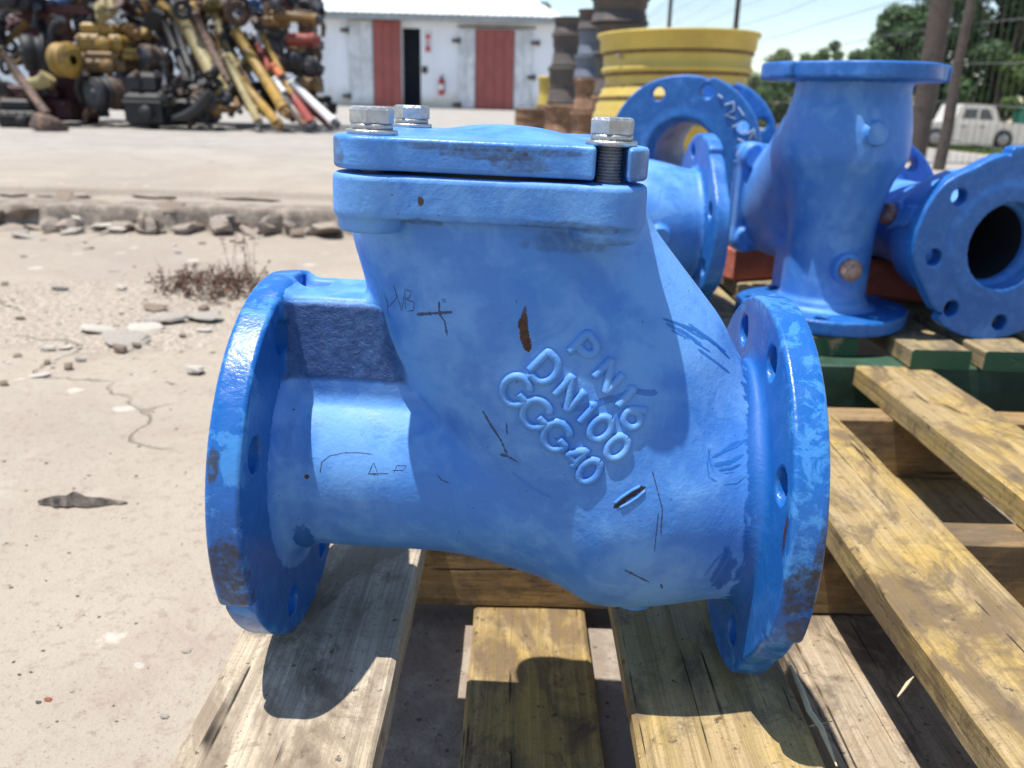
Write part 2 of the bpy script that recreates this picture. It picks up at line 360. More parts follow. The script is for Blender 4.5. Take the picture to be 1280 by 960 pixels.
# ------------------------------------------------------------------ the check valve: an implicit casting, meshed with surface nets (mm)
def smin(a, b, k):
    h = np.maximum(k-np.abs(a-b), 0)/k; return np.minimum(a, b)-h*h*k*.25
def smax(a, b, k): return -smin(-a, -b, k)
def ccyl(rad, ax, r, a, b, rd):       # capped cylinder with rounded edges
    dx = rad-(r-rd); dy = np.abs(ax-(a+b)/2)-((b-a)/2-rd)
    return np.minimum(np.maximum(dx, dy), 0)+np.hypot(np.maximum(dx, 0), np.maximum(dy, 0))-rd
def rbox(x, y, z, c, h, rd):
    qx = np.abs(x-c[0])-h[0]+rd; qy = np.abs(y-c[1])-h[1]+rd; qz = np.abs(z-c[2])-h[2]+rd
    return np.sqrt(np.maximum(qx, 0)**2+np.maximum(qy, 0)**2+np.maximum(qz, 0)**2)+np.minimum(np.maximum(qx, np.maximum(qy, qz)), 0)-rd
def rcone(x, y, z, A, B, r1, r2):
    A = np.array(A, np.float32); B = np.array(B, np.float32); ba = B-A; l2 = float(ba@ba); rr = r1-r2; a2 = l2-rr*rr; il2 = 1/l2
    px, py, pz = x-A[0], y-A[1], z-A[2]; yy = px*ba[0]+py*ba[1]+pz*ba[2]; zz = yy-l2
    qx, qy, qz = px*l2-ba[0]*yy, py*l2-ba[1]*yy, pz*l2-ba[2]*yy; x2 = qx*qx+qy*qy+qz*qz
    y2 = yy*yy*l2; z2 = zz*zz*l2; k = np.sign(rr)*rr*rr*x2
    o1 = np.sqrt(x2+z2)*il2-r2; o2 = np.sqrt(x2+y2)*il2-r1; o3 = (np.sqrt(x2*a2*il2)+yy*rr)*il2-r1
    return np.where(np.sign(zz)*a2*z2 > k, o1, np.where(np.sign(yy)*a2*y2 < k, o2, o3))
def plate2d(x, y, grow=0.):           # plan of the bolted bonnet joint: a square with ears
    qx = np.abs(x+19.5)-58-grow; qy = np.abs(y)-60-grow
    d = np.hypot(np.maximum(qx, 0), np.maximum(qy, 0))+np.minimum(np.maximum(qx, qy), 0)-14
    for sx in (-1, 1):
        for sy in (-1, 1):
            d = smin(d, np.hypot(x+19.5-sx*56.5, y-sy*57)-17.5-grow, 8)
    return d
def extr(d2, z, a, b, rd):
    dx = d2+rd; dy = np.abs(z-(a+b)/2)-((b-a)/2-rd)
    return np.minimum(np.maximum(dx, dy), 0)+np.hypot(np.maximum(dx, 0), np.maximum(dy, 0))-rd
FT = 18.0
FOOT = 7.0                              # the right flange bears on a cast foot
def flange_d(x, y, z, s):
    rad = np.hypot(y, z); el = np.degrees(np.arctan2(z, np.abs(y)+1e-6))
    cut = (5.6 if s > 0 else 3.2)*sstep(-23.5, -26, el)*(1-sstep(-45, -82, el)) + 2.4*np.exp(-((el+26)/1.9)**2)
    if s > 0: cut = cut-FOOT*sstep(-46, -70, el)
    a, b = (-150, -150+FT) if s < 0 else (150-FT, 150)
    return ccyl(rad, x, 110-cut, a, b, 2.6)
def body_sdf(x, y, z):
    rad = np.hypot(y, z)
    left = ccyl(rad, x, 53.8, -146, 40, 1)
    hubl = ccyl(rad, x, 57, -146, -122, 3)
    cham = rcone(x, y*1.04, z, (-30, 0, 150), (60, 0, 2), 66, 77)
    ys = y*1.27
    cham = smin(cham, rcone(x, ys, z, (-4, 0, 104), (40, 0, 48), 82, 86), 12)
    neck = rcone(x, y*1.2, z, (-18.5, 0, 152), (-12, 0, 112), 76, 71)
    right = ccyl(np.hypot(y, z+5), x, 65.5, 50, 146, 1)
    hubr = ccyl(np.hypot(y, z+4), x, 66, 118, 146, 3)
    d = smin(cham, neck, 16); d = np.maximum(d, z-160)
    d = smin(d, right, 30)
    low = rcone(x, y*1.05, z, (-34, 0, 0), (64, 0, 0), 52.5, 75.5)
    d = smin(d, smin(smin(left, hubl, 6), low, 5), 6)
    web = rbox(x, y, z, (-98, -2, 74), (44, 27, 31), 4)
    d = smin(d, web, 5)
    ears = np.minimum(np.hypot(x+76, y+57), np.minimum(np.hypot(x-37, y+57), np.minimum(np.hypot(x+76, y-57), np.hypot(x-37, y-57))))-17
    jf = extr(plate2d(x, y), z, 154.5, 174.8, 2.4)
    jf = smin(jf, extr(ears, z, 147, 172, 3), 3)
    d = smin(d, jf, 5)
    d = smin(d, hubr, 4)
    for s in (-1, 1):
        d = smin(d, flange_d(x, y, z, s), 9)
    d = smin(d, ccyl(np.hypot(x-76, y+2), z, 13, -88, -60, 1.5), 4)
    # bolt holes, bore, the pocket beside the rib
    n8 = np.arctan2(z, y); st = math.pi/4; an = np.mod(n8, st)-st/2
    hole = np.hypot(rad*np.cos(an)-90, rad*np.sin(an))-9.3
    hole = np.maximum(hole, 130-np.abs(x))
    hole = np.where((y < 0) & (z < 0) & (np.abs(z) < -y), 5., hole)
    d = smax(d, -hole, 1.6)
    d = smax(d, -(rad-44-5*sstep(122, 134, np.abs(x))), 2)
    pk = np.hypot(y-6, z-106)-9; pk = np.maximum(pk, np.abs(x+124)-8.5); d = smax(d, -pk, 3)
    return d
def cover_sdf(x, y, z):
    p = plate2d(x, y, -.6)
    # front face: a shallow step part-way along and an open slot at the right-hand front bolt
    p = np.maximum(p, -(y+74.2)*1.0-12*0 - 100)
    p = smax(p, -(np.hypot(np.maximum(np.abs(x-10)-8, 0), y+86)-12.5), 4)
    d = extr(p, z, 176.8, 192.0, 2.0)
    dome = (np.sqrt(((x+16)/42)**2+((y+2)/42)**2+((z-187)/10.6)**2)-1)*10.6
    d = smin(d, dome, 4)
    slot = np.maximum(np.hypot(x-37, np.maximum(y+57, 0))-7.4, -1e3)
    slot = np.where(y < -57, np.abs(x-37)-7.4, np.hypot(x-37, y+57)-7.4)
    d = smax(d, -slot, 2)
    for bx, by in ((-76, -57), (-76, 57), (37, 57)):
        d = smax(d, -(np.hypot(x-bx, y-by)-6.8), 1)
    return d
def surface_nets(sdf, lo, hi, h):
    ax = [np.arange(lo[i], hi[i]+h, h, dtype=np.float32) for i in range(3)]
    G = np.meshgrid(*ax, indexing='ij'); F = sdf(*G).astype(np.float32); ins = F < 0; nx, ny, nz = F.shape
    acc = np.zeros((nx-1, ny-1, nz-1, 3), np.float32); cnt = np.zeros((nx-1, ny-1, nz-1), np.int16)
    for a in range(3):
        o = [i for i in range(3) if i != a]
        sl0 = [slice(None)]*3; sl1 = [slice(None)]*3; sl0[a] = slice(0, -1); sl1[a] = slice(1, None)
        f0, f1 = F[tuple(sl0)], F[tuple(sl1)]; cr = (f0 < 0) != (f1 < 0)
        t = np.where(cr, f0/np.where(cr, f0-f1, 1), 0)
        for i in (0, 1):
            for j in (0, 1):
                s = [None]*3; s[a] = slice(None); s[o[0]] = slice(i, F.shape[o[0]]-1+i); s[o[1]] = slice(j, F.shape[o[1]]-1+j)
                c = cr[tuple(s)]; cnt += c; acc[..., a] += np.where(c, t[tuple(s)], 0)
                if i: acc[..., o[0]] += c
                if j: acc[..., o[1]] += c
    m = cnt > 0; vid = np.full(cnt.shape, -1, np.int64); vid[m] = np.arange(m.sum())
    base = np.stack(np.nonzero(m), -1); V = (base+acc[m]/cnt[m][:, None])*h+np.array(lo, np.float32)
    Q = []
    for a in range(3):
        b, c = (a+1) % 3, (a+2) % 3
        sl0 = [slice(None)]*3; sl1 = [slice(None)]*3; sl0[a] = slice(0, -1); sl1[a] = slice(1, None)
        i0 = ins[tuple(sl0)]; cr = i0 != ins[tuple(sl1)]
        I = np.stack(np.nonzero(cr), -1); ok = (I[:, b] > 0) & (I[:, c] > 0) & (I[:, b] < F.shape[b]-1) & (I[:, c] < F.shape[c]-1); I = I[ok]
        fl = i0[tuple(I.T)]
        def cell(db, dc):
            J = I.copy(); J[:, b] -= db; J[:, c] -= dc; return vid[tuple(J.T)]
        q = np.stack([cell(1, 1), cell(0, 1), cell(0, 0), cell(1, 0)], -1)
        q[~fl] = q[~fl][:, ::-1]; Q.append(q)
    Q = np.concatenate(Q); V = V.astype(np.float64)
    e = .25
    def grad(P):
        return np.stack([sdf(P[:, 0]+e, P[:, 1], P[:, 2])-sdf(P[:, 0]-e, P[:, 1], P[:, 2]), sdf(P[:, 0], P[:, 1]+e, P[:, 2])-sdf(P[:, 0], P[:, 1]-e, P[:, 2]),
                         sdf(P[:, 0], P[:, 1], P[:, 2]+e)-sdf(P[:, 0], P[:, 1], P[:, 2]-e)], -1)/(2*e)
    for _ in range(2):
        g = grad(V); d = sdf(V[:, 0], V[:, 1], V[:, 2]); st = (d/np.maximum((g*g).sum(-1), .3))[:, None]*g
        V = V-np.clip(st, -h*.6, h*.6)
    g = grad(V); N = g/np.maximum(np.linalg.norm(g, axis=1, keepdims=True), 1e-6)
    return V, Q, N
BASE = np.array([0, 0, 110.])          # valve origin = its base, so raise the casting by the flange radius
def submesh(name, V, Q, N, mask):
    q = Q[mask]; u, inv = np.unique(q, return_inverse=True)
    me = npmesh(name, (V[u]+BASE)*.001, inv.reshape(-1, 4)); setnormals(me, N[u]); return me
def valve_meshes(h):
    V, Q, N = surface_nets(body_sdf, (-153, -113, -120), (153, 113, 178), h)
    cx = np.abs(V[Q][:, :, 0]).mean(1); c3 = V[Q].mean(1); rr = np.hypot(c3[:, 1], c3[:, 2])
    fl = ((np.abs(c3[:, 0]) > 130.5) & (rr > 69.5)) | (np.abs(c3[:, 0]) > 148)
    if h > 3: fl = ((np.abs(c3[:, 0]) > 130) & (rr > 69)) | (np.abs(c3[:, 0]) > 147)
    out = {'body': submesh('body', V, Q, N, ~fl), 'flange_a': submesh('flange', V, Q, N, fl & (c3[:, 0] < 0)), 'flange_b': submesh('flange', V, Q, N, fl & (c3[:, 0] > 0))}
    V, Q, N = surface_nets(cover_sdf, (-96, -78, 174), (57, 78, 200), max(h*.8, 1.4))
    out['bonnet'] = submesh('bonnet', V, Q, N, np.ones(len(Q), bool)); return out
MAIN = valve_meshes(1.9); REAR = valve_meshes(3.6)
def hexbolt_mesh(AF=18.6, hh=7.6):
    m = MB(); R = AF/math.sqrt(3)
    rings = []
    for r, z in ((R*.97, 0), (R, .4), (R, hh*.80), (R*.93, hh*.95), (R*.86, hh)):
        rings.append([(r*math.cos(math.pi/3*k), r*math.sin(math.pi/3*k), z) for k in range(6)])
    # arced chamfer: mid-edge points stay higher than the corners
    V = [p for rg in rings for p in rg]
    F = [(i*6+j, i*6+(j+1) % 6, i*6+6+(j+1) % 6, i*6+6+j) for i in range(4) for j in range(6)] + [tuple(range(24, 30)), tuple(range(6))[::-1]]
    m.add([tuple(.001*c for c in p) for p in V], F); return m.mesh('head')
def washer_mesh():
    m = MB(); m.lathe([(.0065, -.0026), (.0120, -.0026), (.0122, -.0012), (.0120, -.0002), (.0065, -.0002)], 32, close=True)
    m.lathe([(.0062, -.0002), (.0099, .0), (.0100, .0024), (.0062, .0026)], 28, close=True); return m.mesh('washer')
def shank_mesh():
    m = MB(); pr = [(0.0, -.001)]; z = -.001
    while z > -.040:
        pr += [(.0050, z), (.0059, z-.0006), (.0059, z-.0009), (.0050, z-.0015)]; z -= .0015
    m.lathe(pr+[(0, z)], 20, smooth=False); return m.mesh('threaded_shank')
HEX, WASH, SHANK = hexbolt_mesh(), washer_mesh(), shank_mesh()
THREAD = plain('bolt_thread', (.30, .30, .30), .5, .2, .15, 200)
for me in (HEX, WASH): me.materials.append(STEEL)
SHANK.materials.append(THREAD)
def gasket_mesh(mat):
    m = MB(); n = 48
    m.lathe([(.0695, .1744), (.0695, .1774)], n, Matrix.Translation((-.0195, 0, .110))); me = m.mesh('gasket'); me.materials.append(mat); return me
GASK = gasket_mesh(GASKET)
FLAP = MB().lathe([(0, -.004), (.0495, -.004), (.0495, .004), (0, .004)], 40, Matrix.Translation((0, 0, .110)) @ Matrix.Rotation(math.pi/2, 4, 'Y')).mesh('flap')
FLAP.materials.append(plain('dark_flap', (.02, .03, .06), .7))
BORE_SHADE = MB().lathe([(.0437, -.115), (.0437, .118)], 40, Matrix.Translation((0, 0, .110)) @ Matrix.Rotation(math.pi/2, 4, 'Y')).mesh('bore_shade')
BORE_SHADE.materials.append(plain('dark_bore_shade', (.010, .013, .022), .8))  # near-black sleeve added inside the bore, its colour standing for the shade there
BOLTS = [(-76, -57, 26), (-76, 57, 10), (37, -57, 18)]
def bolt_parts(root, spots):
    for bx, by, a in spots:
        b = link(bpy.data.objects.new('bolt', HEX), root); b.location = (bx*.001, by*.001, .110+.1944+.0026); b.rotation_euler = (0, 0, math.radians(a))
        ws = link(bpy.data.objects.new('washer', WASH), b); ws.location = (0, 0, -.0026)
        link(bpy.data.objects.new('threaded_shank', SHANK), b)
# main valve: pose recovered from the flange circles
FITC = np.array([10.3224, -467.7414, 210.5052]); YW, PT, RL, FF = -.0362, .3269, .0444, 1049.23
def _rot(yaw, pitch, roll):
    cy, sy, cp, sp, cr, sr = math.cos(yaw), math.sin(yaw), math.cos(pitch), math.sin(pitch), math.cos(roll), math.sin(roll)
    fw = np.array([sy*cp, cy*cp, -sp]); ri = np.array([cy, -sy, 0.]); dn = -np.cross(ri, fw)
    return np.array([cr*ri-sr*dn, cr*dn+sr*ri, fw])
MFIT = _rot(YW, PT, RL); RW = CAMM.T @ MFIT
base_w = CAM + RW @ (np.array([0, 0, -110.])-FITC)*.001
valve = thing('check_valve', 'large blue cast iron swing check valve marked PN16 DN100, lying on the near wooden pallet', 'valve')
valve.matrix_world = Matrix([list(RW[i])+[base_w[i]] for i in range(3)]+[[0, 0, 0, 1]])
def vl(x, y, z): return (x*.001, y*.001, (z+110)*.001)       # valve millimetres -> the casting's own coordinates
def hit(pts):                                                  # points of the photograph's marks carried on to the casting
    P = np.array(pts, float); D = np.stack([(P[:, 0]-640)/FF, (P[:, 1]-480)/FF, np.ones(len(P))], 1) @ MFIT
    D /= np.linalg.norm(D, axis=1, keepdims=True); t = np.full(len(P), 300.)
    for _ in range(60):
        q = FITC+D*t[:, None]; t = t+.8*body_sdf(q[:, 0], q[:, 1], q[:, 2])
    q = FITC+D*t[:, None]; e = .4
    g = np.stack([body_sdf(q[:, 0]+e, q[:, 1], q[:, 2])-body_sdf(q[:, 0]-e, q[:, 1], q[:, 2]), body_sdf(q[:, 0], q[:, 1]+e, q[:, 2])-body_sdf(q[:, 0], q[:, 1]-e, q[:, 2]),
                  body_sdf(q[:, 0], q[:, 1], q[:, 2]+e)-body_sdf(q[:, 0], q[:, 1], q[:, 2]-e)], -1)
    return q, g/np.linalg.norm(g, axis=1, keepdims=True)
def h1(x, y):
    return vl(*hit([(x, y)])[0][0])
def resample(pts, step):
    pts = np.array(pts, float); d = np.r_[0, np.cumsum(np.linalg.norm(np.diff(pts, axis=0), axis=1))]; n = max(3, int(d[-1]/step)+1)
    s = np.linspace(0, d[-1], n); return np.stack([np.interp(s, d, pts[:, 0]), np.interp(s, d, pts[:, 1])], 1)
def ribbon(mb, pts, wd, ht, step=2.2, bell=True, taper=2, jit=0.):
    p = resample(pts, step); q, nn = hit(p); tg = np.gradient(q, axis=0); tg /= np.maximum(np.linalg.norm(tg, axis=1, keepdims=True), 1e-6)
    sd_ = np.cross(nn, tg); prof = [(-1, -.3), (-.84, .35), (-.6, .92), (0, 1.05), (.6, .92), (.84, .35), (1, -.3)] if bell else [(-1, .4), (0, 1), (1, .4)]
    V = []; n = len(p)
    for i in range(n):
        e = min(1, (min(i, n-1-i)+.0)/taper) if taper else 1
        ws = wd*(1+jit*(random.random()-.5)*2)*(max(e, .25) if not bell else 1)
        for u, hgt in prof:
            V.append(vl(*(q[i]+sd_[i]*u*ws+nn[i]*(ht*hgt*(e if bell else 1)-(.5*(1-e) if bell else 0)))))
    k = len(prof); F = [(i*k+j, i*k+j+1, (i+1)*k+j+1, (i+1)*k+j) for i in range(n-1) for j in range(k-1)]
    mb.add(V, F, True)
# letters as strokes in a unit box
def arc(cx, cy, rx, ry, a0, a1, n=14):
    return [(cx+rx*math.cos(math.radians(a0+(a1-a0)*i/n)), cy+ry*math.sin(math.radians(a0+(a1-a0)*i/n))) for i in range(n+1)]
GL = {'P': [[(-.33, -.5), (-.33, .5), (0, .5)]+arc(.0, .22, .34, .28, 90, -90)+[(-.33, -.06)]],
      'N': [[(-.36, -.5), (-.36, .5), (.36, -.5), (.36, .5)]],
      'D': [[(-.36, -.5), (-.36, .5), (-.05, .5)]+arc(-.05, 0, .44, .5, 90, -90)+[(-.36, -.5)]],
      '1': [[(-.16, .3), (.05, .5), (.05, -.5)]],
      '0': [arc(0, 0, .35, .5, 90, 450, 26)],
      '6': [[(.22, .5)]+arc(0, -.15, .34, .40, 150, 185, 4)+arc(0, -.18, .33, .32, 185, 530, 22)],
      'G': [arc(0, 0, .5, .5, 35, 360, 28)+[(.08, 0)]],
      '4': [[(.34, -.18), (-.36, -.18), (.14, .5), (.14, -.5)]]}
def zc(x, y): return (600+x/3.692, 400+y/3.692)
letter = MB()
U = np.array([.69, .724]); Vv = np.array([.69, -.724])
for ch, cx, cy, hs in [('P', 478, 138, 118), ('N', 592, 258, 112), ('1', 664, 358, 108), ('6', 714, 442, 108),
                       ('D', 303, 226, 120), ('N', 414, 338, 116), ('1', 487, 432, 104), ('0', 556, 500, 106), ('0', 632, 588, 104),
                       ('G', 168, 324, 118), ('G', 260, 430, 116), ('G', 354, 534, 112), ('4', 446, 630, 98), ('0', 506, 696, 104)]:
    for stk in GL[ch]:
        ribbon(letter, [zc(*(np.array([cx, cy])+U*hs*1.1*a+Vv*hs*1.1*b)) for a, b in stk], 2.55, 2.3, 1.6, True, 2 if ch not in '0' else 0)
PATCH = [(vl(133, 0, -4), (.0125, .3, .3)), (h1(905, 715), (.006, .03, .016)), (h1(380, 675), (.006, .03, .014)), (h1(942, 560), (.0035, .08, .045)), (h1(945, 500), (.006, .03, .02))]
RUSTB = [(h1(655, 408), (.0022, .006, .010)), (vl(-50, -76, 164), (.002, .01, .003)), (h1(383, 596), (.0015, .004, .0015))]
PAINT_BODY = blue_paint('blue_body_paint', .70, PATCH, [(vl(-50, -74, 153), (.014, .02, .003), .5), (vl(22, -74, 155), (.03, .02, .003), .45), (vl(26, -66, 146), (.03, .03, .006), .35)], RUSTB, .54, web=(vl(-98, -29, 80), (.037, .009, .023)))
SC_L = [(vl(-141, -106, -18), (.011, .014, .020)), (vl(-141, -100, -38), (.010, .012, .008)), (vl(-146, -107, 38), (.004, .010, .010)), (vl(-150, -100, -60), (.003, .02, .03))]
SC_R = [(vl(143, -106, -10), (.010, .014, .016)), (vl(146, -104, -33), (.009, .014, .012)), (vl(148, -108, 10), (.004, .014, .02))]
PAINT_FL = blue_paint('blue_flange_paint', .20, [], SC_L+SC_R, [(vl(132, -101, 18), (.0015, .003, .012))], .30, flake=.42, rim=True)
PAINT_COVER = blue_paint('blue_bonnet_paint', .52, [], [(vl(-38, -74, 189), (.034, .02, .0022), .55), (vl(-20, -76, 186), (.026, .02, .003), .6), (vl(-6, -76, 183), (.016, .02, .005), .5), (vl(8, -76, 188), (.018, .02, .002), .6), (vl(-92, -66, 184), (.006, .03, .008), .6), (vl(50, -70, 183), (.008, .02, .008), .45)], [], .34, flake=.28)
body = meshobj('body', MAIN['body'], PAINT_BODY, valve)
meshobj('flange', MAIN['flange_a'], PAINT_FL, valve); meshobj('flange', MAIN['flange_b'], PAINT_FL, valve)
meshobj('bonnet', MAIN['bonnet'], PAINT_COVER, valve)
link(bpy.data.objects.new('gasket', GASK), valve)
bolt_parts(valve, BOLTS)
lt = letter.build('lettering', PAINT_BODY, body); lt['label'] = 'raised cast letters PN16, DN100, GGG40'
for pl, wd in [([(484, 372), (485, 392), (490, 398)], .28), ([(480, 366), (486, 384), (496, 372), (492, 356), (502, 388), (506, 366)], .25), ([(506, 360), (507, 388)], .25), ([(506, 362), (514, 364), (512, 372), (507, 374), (518, 378), (517, 388), (508, 389)], .25),
               ([(520, 393), (536, 392), (552, 391), (566, 390)], .75), ([(549, 376), (549, 392), (556, 402), (559, 420)], .6),
               ([(400, 592), (402, 578), (412, 570), (430, 566), (450, 566), (466, 568)], .25), ([(460, 594), (467, 578), (473, 594), (460, 592), (486, 592)], .22), ([(492, 592), (496, 582), (508, 582), (504, 588), (490, 588)], .22),
               ([(545, 592), (552, 600), (562, 604)], .3), ([(603, 513), (614, 532), (626, 550), (634, 568)], .7), ([(633, 528), (634, 544)], .35), ([(624, 568), (634, 570), (648, 578)], .8),
               ([(815, 588), (820, 606), (828, 636), (826, 668)], .35), ([(823, 640), (818, 690)], .3),
               ([(780, 712), (800, 722), (812, 728)], .7), ([(826, 730), (828, 736)], .8)]:
    ink = MB(); ribbon(ink, pl, wd*1.0, .10, 1.5, False, 2, .5); ink.build('paint_mark', INK, body)
for pl, wd in [([(700, 505), (720, 512), (740, 506), (765, 499), (790, 489), (822, 491)], 1.6), ([(735, 508), (750, 502), (772, 497)], 1.8), ([(786, 486), (806, 492), (820, 493)], 1.2), ([(885, 560), (887, 575), (892, 590)], .5), ([(888, 560), (884, 580), (886, 596), (896, 602)], .35), ([(905, 606), (922, 604), (934, 594)], .35),
               ([(552, 374), (558, 378)], 1.6), ([(828, 398), (850, 406), (880, 424)], .8), ([(832, 404), (856, 416), (878, 432)], 1.1), ([(840, 402), (868, 412), (896, 432), (912, 448)], 1.0), ([(838, 412), (862, 424)], .7), ([(860, 404), (886, 422), (908, 440)], .7), ([(872, 436), (894, 452), (912, 466)], .9), ([(866, 426), (888, 440)], .6),
               ([(890, 572), (906, 564), (920, 558), (934, 548)], 1.0), ([(892, 582), (912, 578), (930, 568)], 1.3), ([(898, 588), (914, 586), (926, 580)], .8), ([(900, 566), (914, 556), (926, 550)], .8), ([(905, 592), (918, 590)], .5), ([(640, 590), (665, 610), (690, 622)], 1.0), ([(880, 720), (895, 700), (905, 690)], .9), ([(888, 735), (900, 715), (915, 690)], .6)]:
    deep = MB(); ribbon(deep, pl, wd*.9, .16, 1.2, False, 3, .28); deep.build('paint_scrape', DEEP, body)
for pl, wd in [([(767, 635), (778, 626), (790, 618), (800, 611), (807, 609)], 1.5), ([(650, 398), (654, 408), (656, 420), (661, 440)], 2.1)]:
    gouge = MB(); ribbon(gouge, pl, wd, .15, 1.5, False, 3, .22); gouge.build('gouge', DARKIN0 if pl[0][0] > 700 else RUSTY, body)
for pl in ([(766, 631), (778, 621), (790, 613), (802, 607)], [(772, 636), (786, 629), (798, 621), (808, 612)]):
    lip = MB(); ribbon(lip, pl, .9, .9, 1.5, True, 3); lip.build('gouge_lip', PAINT_BODY, body)
# rear valves: the same casting, other poses
PAINT_REAR = blue_paint('blue_rear_valve_paint', .60, (), (), (), .44, True, True)
PAINT_REARF = blue_paint('blue_rear_flange_paint', .43, (), (), (), .42, True, True)
for k, p in (('body', PAINT_REAR), ('flange_a', PAINT_REARF), ('flange_b', PAINT_REARF), ('bonnet', PAINT_REARF)):
    REAR[k].materials.clear(); REAR[k].materials.append(p)
PLUG = MB(); PLUG.lathe([(0, 0), (.0135, 0), (.0135, -.006), (.0105, -.010), (0, -.0105)], 24); PLUGM = PLUG.mesh('drain_plug'); PLUGM.materials.append(worn('rusty_plug', (.40, .30, .26), (.30, .17, .13), (.22, .09, .05), .5, 60, .5))
BOSS = MB(); BOSS.lathe([(0, .030), (.020, .030), (.0175, .004), (.0165, .0015), (.013, .001), (0, .001)], 24); BOSSM = BOSS.mesh('boss'); BOSSM.materials.append(PAINT_REAR)
def rear_valve(label, X, Z, base, scale, flap=True, slim=1., plug=(.072, .026), up=0):
    X = Vector(X).normalized(); Z = Vector(Z); Z = (Z-X*Z.dot(X)).normalized(); Y = Z.cross(X)
    root = thing('check_valve', label, 'valve', group='blue check valves on the rear pallet')
    R3 = Matrix((X, Y, Z)).transposed(); ctr = Vector(base)             # base here = centre of the pipe axis
    org = ctr-R3 @ Vector((0, 0, .110*scale*slim))
    root.matrix_world = Matrix.Translation(org) @ R3.to_4x4() @ Matrix.Diagonal((scale, scale*slim, scale*slim, 1))
    for k, nm in (('body', 'body'), ('flange_a', 'flange'), ('flange_b', 'flange'), ('bonnet', 'bonnet')):
        link(bpy.data.objects.new(nm, REAR[k]), root)
    link(bpy.data.objects.new('gasket', GASK), root); bolt_parts(root, BOLTS)
    if plug: pg = link(bpy.data.objects.new('drain_plug', PLUGM), root); pg.location = (plug[0], 0, plug[1]); link(bpy.data.objects.new('boss', BOSSM), pg)
    if flap: link(bpy.data.objects.new('flap', FLAP), root); link(bpy.data.objects.new('bore_shade', BORE_SHADE), root)
    return root
DECK2 = .152
ZC = DECK2+.125
rv_up = rear_valve('blue check valve standing upright on its flange on the rear pallet', (0, 0, 1), (-.09, 1, 0), (.446, 1.20, DECK2+.1725), 1.15, True, .945, (-.078, .044))
rv_open = rear_valve('blue check valve lying with an open dark bore facing the camera', (.17, -.985, 0), (.95, 0, -.25), (.612, 1.27, ZC-.001), 1.15, True, 1., (.045, .024))
rv_side = rear_valve('blue check valve lying sideways behind the main valve, with one flange edge on', (1, .03, 0), (0, 1, .1), (.104, 1.235, ZC), 1.15, True, 1., False)
pf, pr = at(851, 193, 1.95), at(890, 186, 2.40); pr[2] = pf[2]; dv = Vector(pr-pf).normalized()
rv_thru = rear_valve('large blue valve with yellow seen through its bore and chalk scrawl on the flange', dv, (.75, -.25, -.7), Vector(pf)+dv*.236, 1.573, False)
CHALK = plain('white_chalk', (.34, .46, .66), .9)
sidev = Vector((-dv.y, dv.x, 0))*-1; upv = Vector((0, 0, 1))
for st in ([(.40, .74), (.46, .70)], [(.50, .62), (.60, .66), (.62, .56), (.52, .50), (.64, .46)], [(.66, .60), (.74, .50)], [(.62, .36), (.72, .42), (.70, .30), (.80, .32)], [(.70, .22), (.80, .18), (.78, .08), (.72, .12)], [(.76, .02), (.82, -.06), (.76, -.12)], [(.80, .28), (.88, .34), (.92, .24), (.84, .22), (.88, .30)]):
    m = MB(); m.tube([Vector(pf)-dv*.0012+sidev*(u*.173)+upv*(v_*.173) for u, v_ in st], .0020, 5); o = m.build('chalk_mark', CHALK); o.parent = rv_thru; o.matrix_parent_inverse = rv_thru.matrix_world.inverted()
# ------------------------------------------------------------------ pallets
def board(name, x0, x1, y0, y1, z0, z1, mat, parent, seed=0, seg=14, rag=.0007, across=False):
    r = random.Random(seed); m = MB(); V = []
    L0, L1 = (x0, x1) if across else (y0, y1); W0, W1 = (y0, y1) if across else (x0, x1)
    ph = r.random()*9
    for i in range(seg+1):
        t = L0+(L1-L0)*i/seg; e = rag*(1.5 if i in (0, seg) else 1)
        a = W0+r.uniform(-e, e); b = W1+r.uniform(-e, e); bow = .0012*math.sin(t*7+ph); c = min(.0022, (z1-z0)*.2)
        tz = t
        if i in (0, seg): tz = t+r.uniform(-.002, .002)
        for (wv, zv) in ((a, z0+c), (a+c, z0), (b-c, z0), (b, z0+c), (b, z1-c+bow), (b-c*1.3, z1+bow), (a+c*1.3, z1+bow), (a, z1-c+bow)):
            V.append((tz, wv, zv) if across else (wv, tz, zv))
    n = 8; F = [(i*n+j, i*n+(j+1) % n, (i+1)*n+(j+1) % n, (i+1)*n+j) for i in range(seg) for j in range(n)]
    F = [q if across else q[::-1] for q in F]
    F += [tuple(range(n)), tuple(range(seg*n, seg*n+n))[::-1]] if not across else [tuple(range(n))[::-1], tuple(range(seg*n, seg*n+n))]
    cx, cy, cz = (x0+x1)/2, (y0+y1)/2, (z0+z1)/2
    m.add([(p[0]-cx, p[1]-cy, p[2]-cz) for p in V], F)
    o = m.build(name, mat, parent); o.location = (cx-parent.location.x, cy-parent.location.y, cz-parent.location.z)
    if across:   # the grain of the wood runs along a piece's own y axis
        me = o.data
        for v_ in me.vertices: v_.co = (v_.co.y, -v_.co.x, v_.co.z)
        o.rotation_euler = (0, 0, math.pi/2)
    return o
zl = (CAM+RW @ (np.array([-141., 0, -110.])-FITC)*.001)[2]; zr = (CAM+RW @ (np.array([141., 0, -110.-FOOT])-FITC)*.001)[2]
TOP = H-.3205; T = .0215
p1 = thing('wooden_pallet', 'weathered wooden pallet with wide gaps carrying the big blue valve', 'pallet', (.3, .5, 0))
zS1 = zr-.0165; zS0 = TOP-.100
board('deck_board', -.166, -.065, -.35, .965, zS1+.0006, zl, WOOD_A, p1, 1, 30)
board('deck_board', .073, .173, -.35, .965, zS1+.0006, zr, WOOD_Y, p1, 2, 30)
